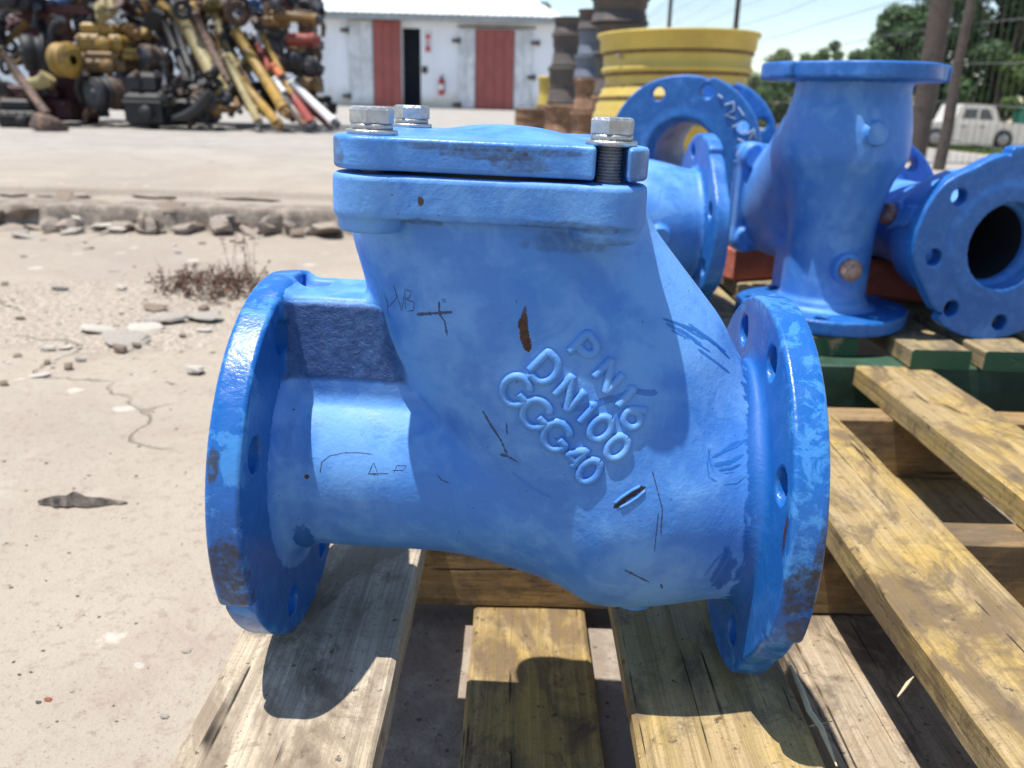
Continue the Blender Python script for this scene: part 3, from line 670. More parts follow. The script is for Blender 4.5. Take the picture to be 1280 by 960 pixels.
board('deck_board', .2635, .356, -.35, .885, zS1+.0006, TOP+.001, WOOD_Y, p1, 3, 30)
board('deck_board', .4485, .5445, -.35, 1.068, zS1+.0006, TOP+.002, WOOD_Y, p1, 4, 30)
board('deck_board', .640, .738, -.35, .965, zS1+.0006, TOP, WOOD_G, p1, 5, 20)
for k, (ya, yb) in enumerate(((.20, .24), (.632, .672), (.925, .965))):
    board('stringer', -.166, 1.0, ya, yb, zS0+.0, zS1, WOOD_S, p1, 10+k, 18, .0012, True)
for k, (a, b) in enumerate(((-.028, .069), (.228, .335), (.452, .548), (.66, .75))):
    board('bottom_board', a, b, -.35, .975, zS0-T, zS0-.0006, WOOD_Y if k != 1 else WOOD_G, p1, 20+k, 24)
p2 = thing('wooden_pallet', 'green painted wooden pallet standing behind, under the rear valves', 'pallet', (.5, 1.4, 0))
for k, xb in enumerate((-.06, .05, .16, .27, .385, .513, .606, .70, .80, .90)):
    board('deck_board', xb, xb+.078, (1.032+.008*random.random()) if k != 4 else 1.09, 2.75, DECK2-.027, DECK2-.001, WOOD_GE, p2, 40+k, 10)
for k, (ya, yb) in enumerate(((1.05, 1.10), (1.86, 1.91), (2.68, 2.73))):
    board('stringer', -.10, 1.2, ya, yb, .036, DECK2-.0275, WOOD_GREEN, p2, 60+k, 10, .0012, True)
for k, ya in enumerate((1.06, 1.84, 2.62)):
    board('bottom_board', -.10, 1.2, ya, ya+.09, .012, .0355, WOOD_D, p2, 70+k, 8, .0015, True)
BRICK = worn('red_brick', (.46, .13, .085), (.40, .11, .07), (.42, .22, .14), .85, 20)
for k, (x, y, Y, rz, lab) in enumerate(((938, 332, 1.50, .4, 'red brick on the rear pallet, left of the upright valve'), (1122, 360, 1.36, -.5, 'red brick on the rear pallet, between the upright valve and the open bore'))):
    q = at(x, y, Y); m = MB(); m.box(-.07, .07, -.045, .045, 0, .06, None, .006)
    o = m.build('brick', BRICK); o.location = (q[0], q[1], DECK2+.0005); o.rotation_euler = (0, 0, rz); tag(o, lab, 'brick', 'bricks on the rear pallet')
# ------------------------------------------------------------------ loose stones, flakes and weeds on the concrete
STONE = [plain('grey_stone', (.30, .27, .235), .9, 0, .4, 30), plain('pale_stone', (.42, .385, .335), .9, 0, .25, 30), plain('brown_stone', (.19, .145, .11), .9, 0, .4, 30), plain('dark_flake', (.085, .075, .068), .85, 0, .4, 60), plain('red_chip', (.24, .075, .045), .85)]
def rock_mesh(seed, flat=.6, n=9, m_=6, rough=.28):
    r = np.random.default_rng(seed); V = []
    for i in range(m_+1):
        th = math.pi*i/m_
        for j in range(n):
            ph = 2*math.pi*j/n; V.append([math.sin(th)*math.cos(ph), math.sin(th)*math.sin(ph), math.cos(th)])
    V = np.array(V)
    for _ in range(12):                                         # facets: planes that slice the lump
        d = r.normal(size=3); d /= np.linalg.norm(d); k = r.uniform(.42, .8); s = V @ d; V = V-np.maximum(s-k, 0)[:, None]*d
    V = V*(1+rough*.5*(r.random((len(V), 1))-.5)); V[:, 2] *= flat
    V[:n] = V[:n].mean(0); V[-n:] = V[-n:].mean(0)
    F = [(i*n+j, (i+1)*n+j, (i+1)*n+(j+1) % n, i*n+(j+1) % n) for i in range(m_) for j in range(n)]
    mb = MB(); mb.add(V, F); return mb
ROCKS = []
for k in range(8):
    ROCKS.append([rock_mesh(k, (.35, .6, .8, .28)[k % 4]).mesh('stone') for _ in range(1)][0])
RM = {}
def ghit(x, y):
    d = ray(x, y); t = np.linspace(.3, 9, 3000); P = CAM[:, None]+d[:, None]*t; k = np.argmax(P[2] < ground_z(P[0], P[1])); return P[:, k].copy()
def rock(name, x, y, wpx, mi, k, label, cat='stone', group=None, hz=1., z=None, asp=.8, sink=0.):
    q = ghit(x, y)
    key = (k, mi)
    if key not in RM:
        me = ROCKS[k].copy(); me.materials.append(STONE[mi]); RM[key] = me
    dist = np.linalg.norm(q-CAM); s = wpx*dist/FPX/2
    o = link(bpy.data.objects.new(name, RM[key])); o.scale = (s, s*asp, s*hz); o.rotation_euler = (random.uniform(-.15, .15), random.uniform(-.15, .15), random.uniform(-.5, .5))
    o.location = (q[0], q[1], float(ground_z(q[0], q[1]))+s*hz*.22)
    if sink: o.location = (q[0], q[1]+s*.55, float(q[2])-s*sink); o.rotation_euler = (random.uniform(-.5, .5), random.uniform(-.5, .5), random.uniform(-3, 3))
    tag(o, label, cat, group); return o
rock('stone', 373, 297, 26, 2, 2, 'brown lump of rubble alone on the concrete below the broken step', hz=1.1)
rock('stone', 243, 466, 34, 1, 1, 'pale flat topped stone beside the left flange', hz=.8)
rock('stone', 236, 366, 10, 0, 2, 'small grey stone just below the dry weeds')
for x, y, w_, mi, k, lab, hz in [(126, 414, 30, 1, 3, 'white concrete flake, leftmost of the flakes by the weeds', .5), (150, 428, 48, 0, 0, 'long grey slab of broken concrete at the front of the flakes', .55), (212, 402, 40, 0, 3, 'grey slab of concrete in the middle of the flakes', .6), (250, 400, 36, 0, 0, 'grey slab of concrete, rightmost of the flakes', .6),
                               (150, 440, 22, 2, 1, 'brown stone tucked under the long grey slab', .9), (186, 412, 34, 1, 3, 'pale wedge of concrete behind the long grey slab', .5), (256, 388, 16, 2, 2, 'brown stone on top of the flake pile', .8), (190, 386, 26, 2, 0, 'brown flake at the back edge of the flake pile', .5), (258, 414, 22, 1, 3, 'pale chip in front of the rightmost slab', .5), (152, 362, 18, 1, 1, 'pale stone at the left end of the weeds', .6), (72, 362, 22, 3, 0, 'dark grey flake out on the bare slab left of the weeds', .4), (144, 339, 14, 0, 3, 'thin grey chip above the weeds on bare slab', .4),
                               (60, 438, 18, 1, 1, 'pale pebble with dark underside, left in the gravel patch', .6), (80, 437, 16, 1, 0, 'pale pebble right of another in the gravel patch', .6), (87, 462, 14, 2, 2, 'round brown pebble at the front of the gravel patch', 1.), (60, 456, 10, 2, 2, 'small brown pebble behind the round one in the gravel', 1.), (52, 470, 24, 1, 3, 'white chip lying in front of the gravel patch', .4),
                               (100, 452, 14, 0, 1, 'grey pebble at the right side of the gravel patch', .7), (170, 434, 14, 2, 1, 'brown pebble at the right end of the long slab', .8), (6, 482, 12, 2, 2, 'brown pebble at the left edge of the picture', .8)]:
    rock('stone', x, y, w_*(1.5 if w_ > 25 else 1.15), mi, k, lab, group='broken stones round the weeds', hz=hz*1.25)
for x, y, w_, mi, lab in [(205, 898, 15, 0, 'dark grey pebble close beside the front of the pallet'), (232, 816, 15, 0, 'blue grey pebble on the slab near the left flange shadow'), (60, 876, 12, 4, 'red brick chip in a pair with a dark one'), (48, 880, 9, 3, 'dark chip in a pair with a red one'), (174, 832, 19, 1, 'flat white chip on the bare slab')]:
    rock('stone', x, y, w_, mi, 1, lab, group='chips on the near slab', hz=.6 if mi != 1 else .15)
for k in range(70):
    x = random.uniform(0, 290); y = 500+450*random.random()**.8
    if x > 250-(y-700)*.2: continue
    rock('pebble', x, y, random.uniform(2.5, 6), random.choice((2, 3, 3, 0)), random.randrange(8), 'tiny dark pebble scattered on the near concrete', 'pebble', 'tiny pebbles scattered on the near slab', .7)
for k in range(90):
    x = random.gauss(120, 90); y = random.gauss(425, 38)
    if x < 0 or x > 300 or y < 330 or y > 500: continue
    rock('pebble', x, y, random.uniform(3, 9), random.choice((0, 1, 1, 2)), random.randrange(8), 'small loose pebble in the gravel and flakes by the weeds', 'pebble', 'gravel pebbles by the weeds', .6)
for k in range(46):
    x = random.uniform(0, 330); y = random.choice((random.gauss(300, 12), random.gauss(395, 45)))
    if x > 250 and y > 330: continue
    rock('pebble', x, max(292, y), random.uniform(5, 15), random.choice((0, 0, 1, 2, 2)), random.randrange(8), 'broken bit of rubble strewn between the step and the weeds', 'rubble', 'rubble strewn below the step', .8)
# the long dark flake of bark
q = on(104, 630, 0); L = 95*np.linalg.norm(q-CAM)/FPX; m = MB(); r_ = random.Random(5); V = []; nS = 14
for i in range(nS+1):
    u = i/nS-.5; wd = .085*math.sqrt(max(.01, 1-abs(2*u)**1.4))*(1+r_.uniform(-.2, .2)); hz = .15*(1-abs(2*u+.15)**1.5)*(1+r_.uniform(-.12, .12))+.015; j = r_.uniform(-.02, .02)+.05*u
    V += [(u*L, (-wd+j)*L, .0008), (u*L, (wd+j)*L, .001), (u*L, (wd*.55+j)*L, max(.002, hz*L*.55)), (u*L, (-wd*.6+j)*L, max(.002, hz*L))]
F = [(i*4+j, i*4+(j+1) % 4, (i+1)*4+(j+1) % 4, (i+1)*4+j) for i in range(nS) for j in range(4)]+[(0, 1, 2, 3), tuple(range(nS*4+3, nS*4-1, -1))]
m.add(V, F); o = m.build('bark_flake', plain('grey_bark', (.16, .135, .115), .9, 0, .6, 70)); o.location = (q[0], q[1], float(ground_z(q[0], q[1]))+.001); o.rotation_euler = (0, 0, .05); tag(o, 'long dark flake of bark lying alone on the bare slab', 'bark')
# broken edge of the step: chunks along it
for k, (x, y, w_, mi, hz) in enumerate([(12, 262, 52, 2, .9), (62, 246, 74, 2, .8), (98, 262, 34, 1, .6), (140, 262, 50, 0, .8), (172, 268, 40, 2, .9), (208, 262, 48, 2, .9), (240, 272, 42, 2, .8), (270, 266, 40, 0, .8), (300, 272, 36, 2, .8), (332, 266, 46, 0, .7), (366, 272, 34, 0, .7), (392, 270, 36, 2, .8), (120, 272, 28, 1, .5), (150, 277, 22, 1, .5), (88, 278, 30, 0, .5), (232, 273, 16, 1, .9), (34, 282, 30, 0, .5)]):
    rock('concrete_chunk', x+random.uniform(-8, 8), y+(6 if w_ > 30 else 14), w_*random.uniform(1.15, 1.5), mi, k % 8, ['brown', 'big dark brown', 'pale', 'grey', 'brown squarish', 'brown', 'brown rounded', 'grey', 'small brown', 'wide grey', 'grey', 'brown', 'pale flat', 'small pale', 'flat grey', 'small pale upright', 'flat grey'][k] + ' chunk of concrete in the broken step, ' + ['first from the left edge', 'second from the left edge', 'right of the big dark one', 'fourth from the left edge', 'just left of the step centre', 'at the step centre', 'just right of the step centre', 'eighth along the step', 'ninth along the step', 'tenth along the step', 'second last before the valve', 'last before the valve', 'at the foot under the fourth', 'at the foot under the fifth', 'at the foot left of the centre', 'at the foot of the centre', 'at the foot near the left edge'][k], 'concrete chunk', 'chunks of the broken step', hz, None, .8, .22 if w_ > 30 else .0)
EDGE = plain('broken_concrete', (.27, .225, .185), .92, 0, .6, 24)
EBM = []
for k in range(10):
    me = rock_mesh(50+k, .85, 13, 8, .30).mesh('edge_block'); me.materials.append(EDGE); EBM.append(me)
def zedge(x): return 2.80+.10*float(fbm(np.array(x*1.3), np.array(3.), 3))
x = -3.4
while x < .2:
    wd = random.choice((.03, .045, .06, .09, .14))*random.uniform(.8, 1.2); o = link(bpy.data.objects.new('edge_block', random.choice(EBM)), ground); hh = random.uniform(.045, .095); y = zedge(x)+random.uniform(-.045, .02)
    if random.random() < .35: hh *= .45
    o.scale = (wd*.62, random.uniform(.04, .08), hh*.62); o.location = (x, y+.01, hh*.42-.004); o.rotation_euler = (random.uniform(-.5, .3), random.uniform(-.3, .3), random.uniform(-1.2, 1.2)); x += wd*random.uniform(.75, 1.1)
x = -3.4
while x < .2:                          # thin upper slab edge a little farther back
    wd = random.uniform(.10, .35); o = link(bpy.data.objects.new('edge_block', random.choice(EBM)), ground); hh = .022
    o.scale = (wd*.55, .04, hh*.6); o.location = (x, zedge(x)+.23+random.uniform(-.03, .03), .078+hh*.30); o.rotation_euler = (0, random.uniform(-.03, .03), random.uniform(-.15, .15)); x += wd*random.uniform(1., 1.7)
# crumbs of wood and grit between the pallet boards, splinters
for k in range(60):
    x, y = random.choice(((random.uniform(490, 585), random.uniform(775, 955)), (random.uniform(740, 800), random.uniform(775, 955))))
    rock('crumb', x, y, random.uniform(2.5, 7), random.choice((2, 3, 3, 0)), random.randrange(8), 'small dark crumb on the dirty slab between the pallet boards', 'crumb', 'crumbs between the pallet boards', .7)
STRAW = plain('pale_splinter', (.52, .42, .26), .8)
def splinter(pts, z, r, label):
    q = [Vector(on(x, y, z+.002)) for x, y in pts]; c = q[0].copy(); m = MB(); m.tube([p-c+Vector((0, 0, .001*(i % 2))) for i, p in enumerate(q)], [r*.5]+[r]*(len(q)-2)+[r*.3], 5); o = m.build('splinter', STRAW); o.location = c; tag(o, label, 'splinter')
splinter([(1122, 871), (1134, 856), (1142, 846)], TOP-.02, .0012, 'pale straw sticking out under the long yellow board')
splinter([(988, 832), (1003, 868), (1012, 890), (1026, 912), (1046, 958)], zr, .0018, 'long pale splinter along the right edge of the second board')
splinter([(1012, 908), (1040, 903)], zr-.03, .0011, 'short straw between the boards at the lower right')
# dry weeds
def weeds(x0, x1, yb, n, label, hmax):
    m = MB(); c = on((x0+x1)/2, yb, 0); dry = plain('dry_weed', (.12, .06, .038), .9, 0, .5, 60)
    for i in range(n):
        x = random.uniform(x0, x1) if i % 3 else random.gauss((x0+x1)/2+12, (x1-x0)/6); p = on(x, yb+random.uniform(-10, 14), 0); p[2] = float(ground_z(p[0], p[1]))
        hh = random.uniform(.01, hmax); dx, dy = random.uniform(-.03, .03), random.uniform(-.03, .03)
        a = Vector(p-c); b = a+Vector((dx*.5, dy*.5, hh*.6)); e = a+Vector((dx, dy, hh)); m.tube([a, b, e], [.0007, .0006, .0003], 3, False, False)
        for _ in range(random.randrange(3, 8)):
            t = random.random(); q_ = a.lerp(e, t); s_ = random.uniform(.0025, .008); u = Vector((random.uniform(-1, 1), random.uniform(-1, 1), random.uniform(-.6, .8))).normalized(); v_ = u.cross(Vector((random.random(), random.random(), 1))).normalized()
            m.add([q_, q_+u*s_+v_*s_*.5, q_+u*s_*2, q_+u*s_-v_*s_*.5], [(0, 1, 2, 3)])
    o = m.build('dry_weed', dry); o.location = c; tag(o, label, 'weed'); return o
weeds(200, 328, 358, 260, 'dry brown weeds growing from the cracked slab behind the left flange', .05)
weeds(288, 312, 345, 10, 'thin tall dry stalk standing at the right of the weeds', .13)
# ------------------------------------------------------------------ white shed
SW = plain('white_limewash', (.66, .68, .72), .85, 0, .10, 1.2)
def limewash():
    m = Mat('white_limewash', .88); v = m.coord(); a = m.noise(m.coord((1.6, 1.6, .22)), 1., 7, .68); b = m.noise(v, 2.4, 7, .68)
    P = m.n('ShaderNodeSeparateXYZ'); m.l(m.tc.outputs['Object'], P.inputs[0])
    c = m.mix(m.ramp(a, .42, .72, 0, .6), (.78, .82, .88), (.60, .62, .65)); c = m.mix(m.ramp(b, .58, .72, 0, .4), c, (.62, .58, .52))
    lo = m.math('ADD', P.outputs[2], m.math('MULTIPLY', b, -.9)); c = m.mix(m.ramp(lo, .25, -.35, 0, .7), c, (.42, .37, .24))
    m.color(c); m.bump(b, .01, .3); return m.m
SW = limewash()
SR_ = plain('white_roof_sheet', (.62, .64, .66), .6, .1, .10, 1.5)
RED = plain('faded_red_door', (.30, .085, .075), .7, 0, .15, 2)
DOORW = plain('weathered_white_door', (.58, .61, .64), .75, 0, .2, 2.5)
IRON = plain('dark_iron', (.05, .035, .03), .7)
DARKIN = plain('interior_shade', (.05, .06, .085), .9)  # shade inside the shed, put into the colour
YB = 28.0
a0, b0 = at(440, 133.5, YB), at(690, 139, YB)
shed = thing('white_shed', 'long white shed with red doors and a pale metal roof across the yard', 'building', (float(b0[0]), YB, 0))
sx = float(b0[0])                                  # right corner; local x runs left as negative
def lx(px, py=90): return float(at(px, py, YB)[0])-sx
zb = .05; ze = float(at(560, 25, YB)[2])
def fz(py, px=560): return float(at(px, py, YB)[2])
m = MB(); x_o0, x_o1 = lx(503), lx(526)
m.box(-26, x_o0, 0, .3, -.3, ze); m.box(x_o1, 0, 0, .3, -.3, ze); m.box(x_o0-.0, x_o1, .001, .299, fz(36), ze-.001); m.box(-.3, -.001, .3, 14, -.3, ze-.002); m.box(-26, -25.7, .3, 14, -.3, ze-.002); m.box(-26, 0, 13.7, 14.001, -.3, ze-.003)
m.build('wall', SW, shed)
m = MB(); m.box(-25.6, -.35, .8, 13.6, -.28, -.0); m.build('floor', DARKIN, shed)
m = MB(); m.box(x_o0-.6, x_o1+.6, 1.2, 1.3, -.27, ze-.01); m.box(x_o0-.62, x_o0-.5, .301, 1.199, -.27, ze-.01); m.box(x_o1+.5, x_o1+.62, .301, 1.199, -.27, ze-.01); m.build('dark_backing', DARKIN, shed)  # dark sheets added behind the opening to paint its shade
rf = MB(); rf.box(-26.3, .15, -.40, -.34, ze-.06, ze+.10); roof = rf.build('roof', plain('grey_fascia', (.30, .33, .34), .7), shed)
rise, dep = 3.4, 7.2
nsh = 30; wsh = 26.6/nsh
for i in range(nsh):                              # roof sheets, hipped at the right end
    xa, xb = .25-wsh*(i+1), .25-wsh*i
    m = MB(); cols = 9; V = []
    for j in range(cols):
        x = xa+(xb-xa)*j/(cols-1); t1 = min(1, (.25-x)/5.0); dz = .022*(j % 2)+.004*(i % 2)
        V += [(x, -.42, ze+.11+dz), (x, -.42+(dep+.42)*t1, ze+.11+rise*t1+dz)]
    m.add(V, [(j*2, j*2+2, j*2+3, j*2+1) for j in range(cols-1)]); m.build('roof_sheet', SR_, roof)
m = MB(); m.add([(.25, -.42, ze+.11), (.25, 14.4, ze+.11), (-4.75, dep, ze+.11+rise)], [(0, 1, 2)]); m.build('hip', SR_, roof)
m = MB(); m.add([(.25, 14.4, ze+.11), (-26.35, 14.4, ze+.11), (-26.35, dep, ze+.11+rise), (-4.75, dep, ze+.11+rise)], [(0, 1, 2, 3)]); m.build('rear_slope', SR_, roof)
def door(px0, px1, py0, py1, mat, yo, split=None, label=None):
    m = MB(); x0, x1 = lx(px0), lx(px1); z0, z1 = fz(py1, (px0+px1)/2), fz(py0, (px0+px1)/2)
    m.box(x0, x1, yo-.05, yo, z0, z1, None, .012); o = m.build('door', mat, shed)
    if label: o['label'] = label
    n = max(2, int((px1-px0)/11))
    for k in range(n):
        q = MB(); xa = x0+(x1-x0)*k/n+.012; xb = x0+(x1-x0)*(k+1)/n-.012
        if split:
            zs = fz(split, (px0+px1)/2); q.box(xa, xb, yo-.068, yo-.0505, z0+.03, zs-.02); q.box(xa, xb, yo-.068, yo-.0505, zs+.02, z1-.03)
        else: q.box(xa, xb, yo-.068, yo-.0505, z0+.03, z1-.03)
        q.build('door_plank', mat, o)
    return o
dl = door(437, 467, 25, 131, DOORW, -.01, 70, 'weathered white door leaf, split in two panels'); dr = door(468.5, 502, 25, 135, RED, -.06, None, 'red sliding door beside the dark opening')
d2 = door(573, 594, 36, 136, DOORW, -.01, 80, 'white fixed panel left of the closed red door'); d3 = door(594.6, 642, 37, 138, RED, -.05, None, 'closed red door'); d4 = door(642.6, 665, 38, 136, DOORW, -.01, 82, 'white fixed panel right of the closed red door')
for px_, py_, d_ in ((433, 38, dl), (433, 120, dl), (570, 51, d2), (571, 131, d2), (668, 54, d4), (664, 97, d4)):
    m = MB(); x, z = lx(px_), fz(py_, px_); m.box(x-.12, x+.14, -.13, -.085, z-.05, z+.05); m.tube([(x+.1, -.12, z-.09), (x+.1, -.12, z+.09)], .035, 8); m.build('hinge', IRON, d_)
for pa, pb, py in ((434, 506, 22), (572, 668, 33)):
    m = MB(); m.box(lx(pa), lx(pb), -.13, -.09, fz(py+2, (pa+pb)/2), fz(py, (pa+pb)/2)); m.build('door_rail', IRON, shed)
m = MB(); x, z = lx(531), fz(88); m.box(x-.08, x+.08, -.06, -.002, z-.10, z+.10, None, .01); m.build('switch_box', IRON, shed)
exr = plain('extinguisher_red', (.42, .03, .04), .35)
p = at(551.5, 107, YB-.12); ex = thing('fire_extinguisher', 'red fire extinguisher hung on the white shed wall by the opening', 'fire extinguisher', (p[0], p[1], p[2]-.28))
m = MB(); m.lathe([(0, 0), (.075, 0), (.085, .02), (.085, .40), (.06, .47), (.025, .50), (0, .50)], 20); m.build('cylinder', exr, ex)
m = MB(); m.lathe([(0, .502), (.03, .502), (.03, .56), (0, .56)], 12); m.tube([(0, 0, .56), (.05, -.05, .60), (.12, -.05, .58)], .012, 6); m.build('valve_head', IRON, ex)
m = MB(); m.tube([(.02, -.03, .54), (.10, -.07, .45), (.11, -.07, .2), (.09, -.06, .08)], .014, 6); m.build('hose', IRON, ex)
m = MB(); m.lathe([(.0862, .16), (.0862, .32)], 20); m.build('paper_label', plain('label_white', (.7, .7, .7)), ex)
p = at(535, 53, YB-.02); sg = thing('wall_sign', 'small red and white sign high on the shed wall beside the opening', 'sign', (p[0], p[1], p[2]))
m = MB(); m.box(-.10, .10, -.012, .005, -.32, .32, None, .004); m.build('panel', plain('sign_white', (.66, .6, .66)), sg)
m = MB(); m.box(-.07, .07, -.018, -.0125, .10, .22); m.box(-.07, .07, -.018, -.0125, -.26, -.10); m.box(-.03, .03, -.018, -.0125, -.06, .06); m.build('printing', exr, sg)
# ------------------------------------------------------------------ wheel rims
YEL = worn('yellow_rim_paint', (.54, .41, .085), (.44, .32, .07), (.16, .08, .03), .5, 4, .64)
RIMD = worn('dark_rusted_rim', (.085, .075, .07), (.055, .05, .05), (.14, .075, .045), .75, 5, .54)
RIMR = worn('brown_rusted_rim', (.20, .11, .065), (.14, .08, .05), (.30, .17, .10), .8, 5, .5)
RIMB = worn('blue_grey_rim', (.13, .16, .21), (.10, .12, .16), (.16, .09, .06), .65, 4, .6)
GROOVE = worn('rim_groove_rust', (.20, .12, .03), (.13, .075, .03), (.09, .05, .03), .7, 9, .5)
def rim(label, mat, c, R, hgt, group='wheel rims stacked behind the valves', style=0, tilt=(0, 0)):
    t = thing('steel_wheel_ring', label, 'wheel rim', c, (tilt[0], tilt[1], random.random()*6), group)
    if style == 0:
        pr = [(1.0, 1.0), (1.006, .975), (.985, .955), (.965, .94), (.958, .82), (.93, .79), (.915, .76), (.91, .63), (.935, .61), (.935, .575), (.90, .555), (.885, .52), (.885, .40), (.925, .375), (.925, .335), (.955, .315), (.958, .235), (.99, .21), (.99, .13), (1.015, .10), (1.03, .05), (1.03, 0)]
    else:
        pr = [(1.0, 1.0), (1.0, .93), (.93, .88), (.91, .62), (.86, .56), (.86, .42), (.91, .36), (.93, .12), (1.0, .07), (1.0, 0)]
    m = MB(); o = [(r*R, z*hgt) for r, z in pr]; i_ = [((r-.035)*R, z*hgt) for r, z in pr[::-1]]
    m.lathe(o+i_, 72, close=True); b = m.build('barrel', mat, t)
    m = MB(); m.lathe([(R*.42, hgt*.50), (R*.88, hgt*.46), (R*.88, hgt*.48), (R*.42, hgt*.52)], 48, close=True); m.build('disc', mat, t)
    if style == 0:
        for zz, rr_ in ((.775, .93), (.54, .903), (.40, .892), (.275, .957)):
            m = MB(); m.lathe([(rr_*R-.004, zz*hgt-.010), (rr_*R+.0035, zz*hgt-.008), (rr_*R+.0035, zz*hgt+.008), (rr_*R-.004, zz*hgt+.010)], 60); m.build('groove_rust', GROOVE, t)
        m = MB(); an = -1.2; q_ = Vector((math.cos(an), math.sin(an), 0)); m.tube([q_*R*.90+Vector((0, 0, hgt*.70)), q_*R*.99+Vector((0, 0, hgt*.74))], .008, 6); m.build('valve_stem', STEEL, t)
    return t
pz = float(ground_z(1, 5.2))
Yy = 5.0
cL, cR_ = at(748, 36, Yy), at(952, 46, Yy); Rr = float(np.linalg.norm(cR_-cL))/2; cen = (cL+cR_)/2
ztop = float(cen[2])-.012; zbot = float(at(735, 150, Yy)[2])
rim('big yellow wheel rim lying on top behind the blue valves', YEL, (float(cen[0]), Yy, zbot), Rr*.985, ztop-zbot, 'yellow wheel rims', 0, (.012, -.02))
rim('yellow wheel rim under the big yellow one, mostly hidden', YEL, (float(cen[0]), Yy, float(ground_z(cen[0], Yy))), Rr*1.0, zbot-float(ground_z(cen[0], Yy))-.002, 'yellow wheel rims', 1)
def stack(Y, specs):
    for (x0, x1, y0, y1, mat, lab) in specs:
        a, b = at(x0, (y0+y1)/2, Y), at(x1, (y0+y1)/2, Y); zt, z0 = float(at((x0+x1)/2, y0, Y)[2]), float(at((x0+x1)/2, y1, Y)[2])
        rim(lab, mat, (float(a[0]+b[0])/2, Y, z0), float(b[0]-a[0])/2, zt-z0-.002, 'rusty wheel rims in stacks', 1)
stack(8.0, [(691, 736, 22, 43, RIMD, 'dark rusted rim on top of the left stack'), (689, 737, 43, 84, RIMD, 'grey rusted rim, second from the top of the left stack'), (684, 732, 84, 131, RIMD, 'dark hollow rim in the middle of the left stack'), (679, 728, 131, 172, RIMR, 'brown rusted rim at the bottom of the left stack')])
stack(7.2, [(722, 760, 12, 38, RIMD, 'dark rim on top of the blue grey stack'), (722, 758, 38, 70, RIMB, 'blue grey rim, second from the top of its stack'), (717, 756, 70, 98, RIMB, 'ribbed blue grey rim in the middle of its stack'), (716, 762, 98, 140, RIMR, 'brown rusted rim under the blue grey ones'), (712, 764, 140, 182, RIMR, 'brown rusted rim at the ground under the blue grey ones')])
stack(6.6, [(742, 806, -30, -2, RIMR, 'rusty rim at the very top behind the yellow one'), (738, 812, -2, 30, RIMD, 'wide dark rim resting behind the top of the yellow one'), (742, 808, 30, 70, RIMD, 'dark rim hidden behind the yellow one, upper'), (742, 808, 70, 120, RIMD, 'dark rim hidden behind the yellow one, lower'), (738, 812, 120, 183, RIMR, 'brown rim at the ground behind the yellow one')])
stack(8.6, [(672, 694, 95, 133, YEL, 'small yellow rim peeping out behind the left stack'), (668, 696, 133, 163, RIMR, 'brown rim under the small yellow one')])
p0, p1_ = at(643, 150, 8.4), at(683, 150, 8.4); r_ = float(p1_[0]-p0[0])/2; zt = float(at(662, 136, 8.4)[2]); zg = float(ground_z(p0[0], 8.4)); hD = zt-zg
dm = thing('steel_drum', 'open brown rusted drum left of the rim stacks', 'drum', (float(p0[0])+r_, 8.4, zg))
m = MB(); m.lathe([(0, .01), (r_*.97, .01), (r_*.97, hD*.3), (r_, hD*.33), (r_*.97, hD*.36), (r_*.97, hD*.66), (r_, hD*.69), (r_*.97, hD*.72), (r_*.97, hD*.97), (r_, hD), (r_*.95, hD), (r_*.94, hD*.9), (r_*.94, .03), (0, .03)], 36); m.build('shell', RIMR, dm)
m = MB(); m.lathe([(r_*.965, hD*.985), (r_*1.02, hD*.985), (r_*1.02, hD*1.02), (r_*.965, hD*1.02)], 36, close=True); m.build('top_ring', plain('pale_rust', (.30, .22, .16), .8), dm)
# ------------------------------------------------------------------ scrap heap on the left
CM = {'yel': worn('scrap_yellow', (.34, .21, .035), (.20, .12, .03), (.12, .075, .05), .55, 6, .55), 'pale': worn('scrap_pale_yellow', (.30, .25, .11), (.22, .18, .09), (.13, .09, .06), .6, 5, .55),
      'brown': worn('scrap_brown', (.085, .055, .045), (.05, .036, .03), (.19, .11, .07), .75, 7, .5), 'dark': worn('scrap_black', (.014, .014, .017), (.009, .009, .012), (.07, .05, .04), .6, 7, .6),
      'grey': worn('scrap_grey', (.05, .055, .068), (.03, .033, .042), (.12, .08, .06), .6, 7, .57), 'red': worn('scrap_red', (.26, .05, .04), (.17, .04, .035), (.14, .07, .05), .6, 7, .6), 'dred': worn('scrap_dark_red', (.06, .014, .018), (.045, .012, .016), (.14, .05, .04), .7, 5, .6),
      'white': worn('scrap_white', (.60, .60, .60), (.50, .50, .50), (.30, .16, .10), .5, 6, .64), 'blue': worn('scrap_blue', (.05, .11, .25), (.04, .08, .18), (.10, .08, .07), .55, 6, .6), 'orange': worn('scrap_orange', (.50, .13, .03), (.40, .10, .03), (.2, .08, .04), .5, 6, .6),
      'ochre': worn('scrap_ochre', (.20, .11, .03), (.12, .07, .025), (.11, .07, .05), .6, 6, .56), 'chrome': plain('scrap_chrome', (.55, .56, .58), .25, .9)}
PARTS = []
def pm(f): 
    m = MB(); f(m); return m.mesh('machine_part')
PARTS.append(pm(lambda m: (m.lathe([(.3, -.3), (1, -.3), (1, .1), (.6, .15), (.6, .5), (.3, .5)], 18, Matrix.Rotation(1.4, 4, 'Y')))))
PARTS.append(pm(lambda m: (m.box(-1, 1, -.6, .6, -.5, .3, None, .12), m.box(-.5, .6, -.5, .5, .3, .8, None, .1), m.lathe([(0, .3), (.35, .3), (.35, 0)], 14, Matrix.Translation((.3, -.6, 0)) @ Matrix.Rotation(1.57, 4, 'X')))))
